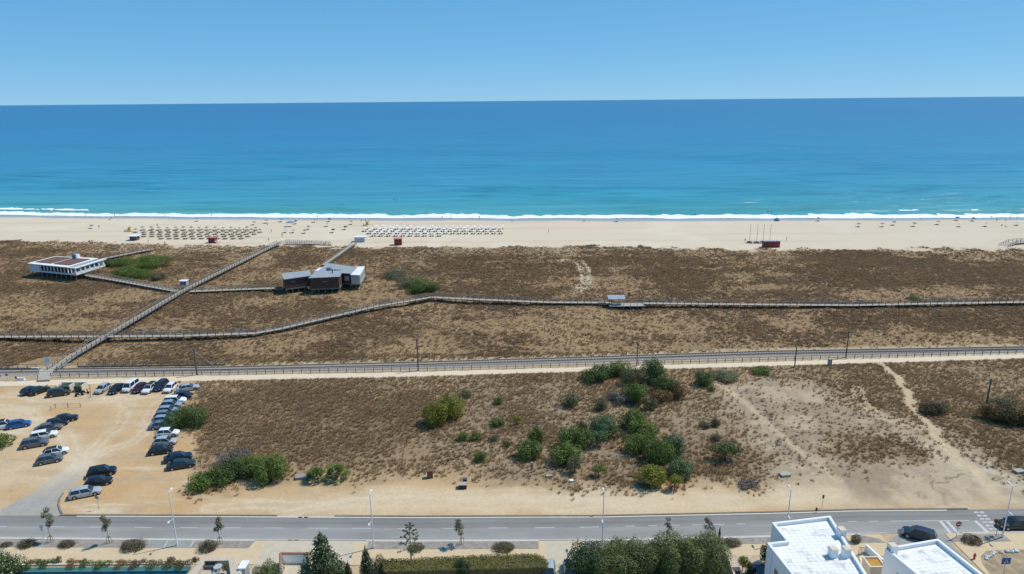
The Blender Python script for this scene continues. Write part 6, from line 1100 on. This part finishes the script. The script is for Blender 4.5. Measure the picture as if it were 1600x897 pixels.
h2p = [(45.6, 72.4), (53.1, 74.1), (55.2, 62.5), (47.9, 62.5)]; h2, p2 = house(h2p, 6.5, 'white flat-roofed house with a louvred chimney, right one of the two houses'); roof_tiles(h2, p2, 6.08, 12, 18, .17); chimney(h2, h2p[0], (46.25, 72.0), 6.2, .9, 1.0, True); wall_win(h2, h2p[0], (46.1, 70.2), (46.15, 69.95), 4.6, .3, SB)
# courtyard between the houses
w1 = empty('garden_wall', (*P(1352, 862)[:2], 0)); a = P(1352, 862); c = P(1378, 886); d_ = (c - a); MB().bar((0, 0, .55), (d_.x, d_.y, .55), .22, 1.1).obj('wall', RENDER, w1); MB().bar((0, 0, 1.13), (d_.x, d_.y, 1.13), .3, .06).obj('coping', WHITE, w1); tag(w1, 'low white garden wall slanting between the two houses', 'wall')
gt = empty('garden_gate', (*P(1341, 867)[:2], 0)); [MB().box((x, 0, .6), (.05, .05, 1.2)).obj('bar', SB, gt) for x in (0, .18, .36, .54, .72)]; MB().bar((0, 0, 1.15), (.72, 0, 1.15), .05, .05).bar((0, 0, .15), (.72, 0, .15), .05, .05).obj('frame', SB, gt); tag(gt, 'thin metal garden gate between the two houses', 'gate')
cy = P2([(1342, 870), (1358, 869), (1392, 897), (1372, 905), (1350, 905)]); struct(MB().add([(x, y, .09) for x, y in cy], [tuple(range(5))]).obj('courtyard', CREAM))
oc = empty('porch', (*P(1362, 905)[:2], 0)); MB().box((0, 0, 1.2), (2.0, 2.0, 2.4)).obj('wall', CREAM, oc); MB().box((.1, -.1, 2.45), (1.7, 1.7, .1)).obj('roof', mat('ochre', (.42, .22, .03), .8, .15, 3), oc); MB().ring([(-1.05, -1.05), (1.05, -1.05), (1.05, 1.05), (-1.05, 1.05)], [(-.85, -.85), (.85, -.85), (.85, .85), (-.85, .85)], 2.4, 2.65).obj('parapet', CREAM, oc); tag(oc, 'small cream porch with an ochre roof between the houses', 'porch')
yard = P2([(1131, 868), (1195, 868), (1195, 930), (1131, 930)]); struct(MB().add([(x, y, .075) for x, y in yard], [(0, 1, 2, 3)]).obj('gravel_yard', mat('yard_gravel', (.46, .37, .27), .95, .2, 1.5, .02, 14, world=True)))
bw_ = P(1132, 867); sw = MB().bar((0, 0, .5), (-.6, -9, .5), .2, 1.0).obj('yard_wall', CREAM); sw.location = (bw_.x, bw_.y, 0); tag(sw, 'low cream wall between the big hedge and the gravel yard', 'wall')
# pool with retaining wall at the lower left
pl = empty('swimming_pool', (*P(165, 893)[:2], 0)); tag(pl, 'long swimming pool with teal shallow ledge and dark water at bottom left', 'pool'); cx, cy_ = P(165, 893)[:2]
a0 = P(20, 884); a1 = P(296, 885.5); xa, xb = a0.x - cx, a1.x - cx; ya = a0.y - cy_
MB().box(((xa + xb) / 2, ya, .1), (xb - xa, .25, .22)).obj('coping', CREAM, pl); MB().box(((xa + xb) / 2, ya - .68, -.25), (xb - xa, 1.1, .3)).obj('shallow_ledge', mat('teal_tile', (.055, .16, .145), .3, .15, 2), pl); MB().box(((xa + xb) / 2, ya - 5.0, -.3), (xb - xa, 7.5, .2)).obj('water', mat('pool_water', (.006, .03, .065), .06, .2, 2, spec=.6), pl)
# roof terrace at the lower left
tq = P2([(318, 871.5), (366, 870.5), (388, 925), (268, 925)], 2.6); o0 = tq[0]; th = empty('terrace_house', (*o0, 0)); tag(th, 'cream house with a sunken roof terrace at the bottom left', 'house'); Q = relp(tq, o0)
MB().prism(sub(Q, 0, 1, 0, 1), 0, 1.9).obj('wall', CREAM, th); MB().ring(sub(Q, 0, 1, 0, 1), sub(Q, .16, .80, .10, 1.0), 1.9, 2.6).obj('parapet', mat('parapet_stone', (.50, .42, .33), .9, .12, 2), th); MB().prism(sub(Q, .165, .795, .105, .995), 1.9, 1.93).obj('terrace_floor', mat('terr_tile', (.45, .38, .29), .8, .1, 2), th)
MB().prism(sub(Q, .98, 1.01, .02, 1.0), 0, 2.63).obj('gable_wall', CREAM, th)
for nm, u, v, d, m, l in (('outdoor_sofa', .3, .18, (1.5, .7, .6), DGREY, 'dark sofa against the back parapet of the roof terrace'), ('outdoor_table', .52, .24, (.9, .9, .5), mat('table_grey', (.40, .41, .42)), 'round grey table on the roof terrace'), ('outdoor_chair', .5, .4, (.6, .6, .6), SB, 'grey chair in front of the table on the roof terrace')):
    p = quad_pt(Q, u, v) + Vector(o0); o = empty(nm, (p.x, p.y, 1.93)); tag(o, l, nm.split('_')[1])
    if 'table' in nm: MB().cyl((0, 0, .45), (0, 0, .52), .55, n=18).obj('top', m, o); MB().cyl((0, 0, 0), (0, 0, .45), .08, n=8).obj('leg', BLACK, o)
    else: MB().box((0, 0, .22), (d[0], d[1], .3)).obj('seat', m, o); MB().box((0, d[1] / 2 - .08, .55), (d[0], .16, .5)).obj('backrest', m, o); [MB().box((x * d[0] / 2, 0, .42), (.14, d[1], .25)).obj('armrest', m, o) for x in (-.92, .92)]
for px, l in ((305, 'shrubby pot plant on the left parapet of the roof terrace'), (352, 'pot plant on the right parapet of the roof terrace')): bush(px, 0, 1, 1, 'brown', l, name='pot_plant', loc=(*P(px, 878 if px < 320 else 890, 2.6)[:2], 2.55), wm=.8, hm=.8, leaf=.12, group='garden shrubs')
wc = empty('white_chimney', (*P(382, 912)[:2], 0)); MB().box((0, 0, 1.4), (.5, 1.4, 2.8)).obj('stack', WHITE, wc); MB().box((.42, 0, 1.3), (.3, 1.3, 2.6)).obj('recess_shade_block', SB, wc); MB().box((.2, 0, 2.85), (1.0, 1.6, .12)).obj('cap', WHITE, wc); tag(wc, 'white rendered chimney right of the roof terrace', 'chimney')  # solid grey block beside the stack; its colour stands in for shade
# terracotta-capped wall
tw = empty('capped_wall', (*P(440, 880)[:2], 0)); oo = P(440, 880); tp = [P(440, 905), P(440, 880), P(484, 880), P(484, 905)]; tag(tw, 'cream yard wall with a terracotta tiled cap beside the big conifer', 'wall')
for i, (a, b) in enumerate(zip(tp[:-1], tp[1:])):
    a = a - Vector((oo.x, oo.y, 0)); b = b - Vector((oo.x, oo.y, 0)); MB().bar((a.x, a.y, .75), (b.x, b.y, .75), .25 + .002 * i, 1.5).obj('wall', RENDER, tw); n = max(3, int((b - a).length / .32))
    for k in range(n):
        t = (k + .5) / n; p = a.lerp(b, t); e = (b - a).normalized() * .15; MB().cyl((p.x - e.x, p.y - e.y, 1.53), (p.x + e.x, p.y + e.y, 1.53), .2, .18, 8).obj('ridge_tile', TERRA, tw)
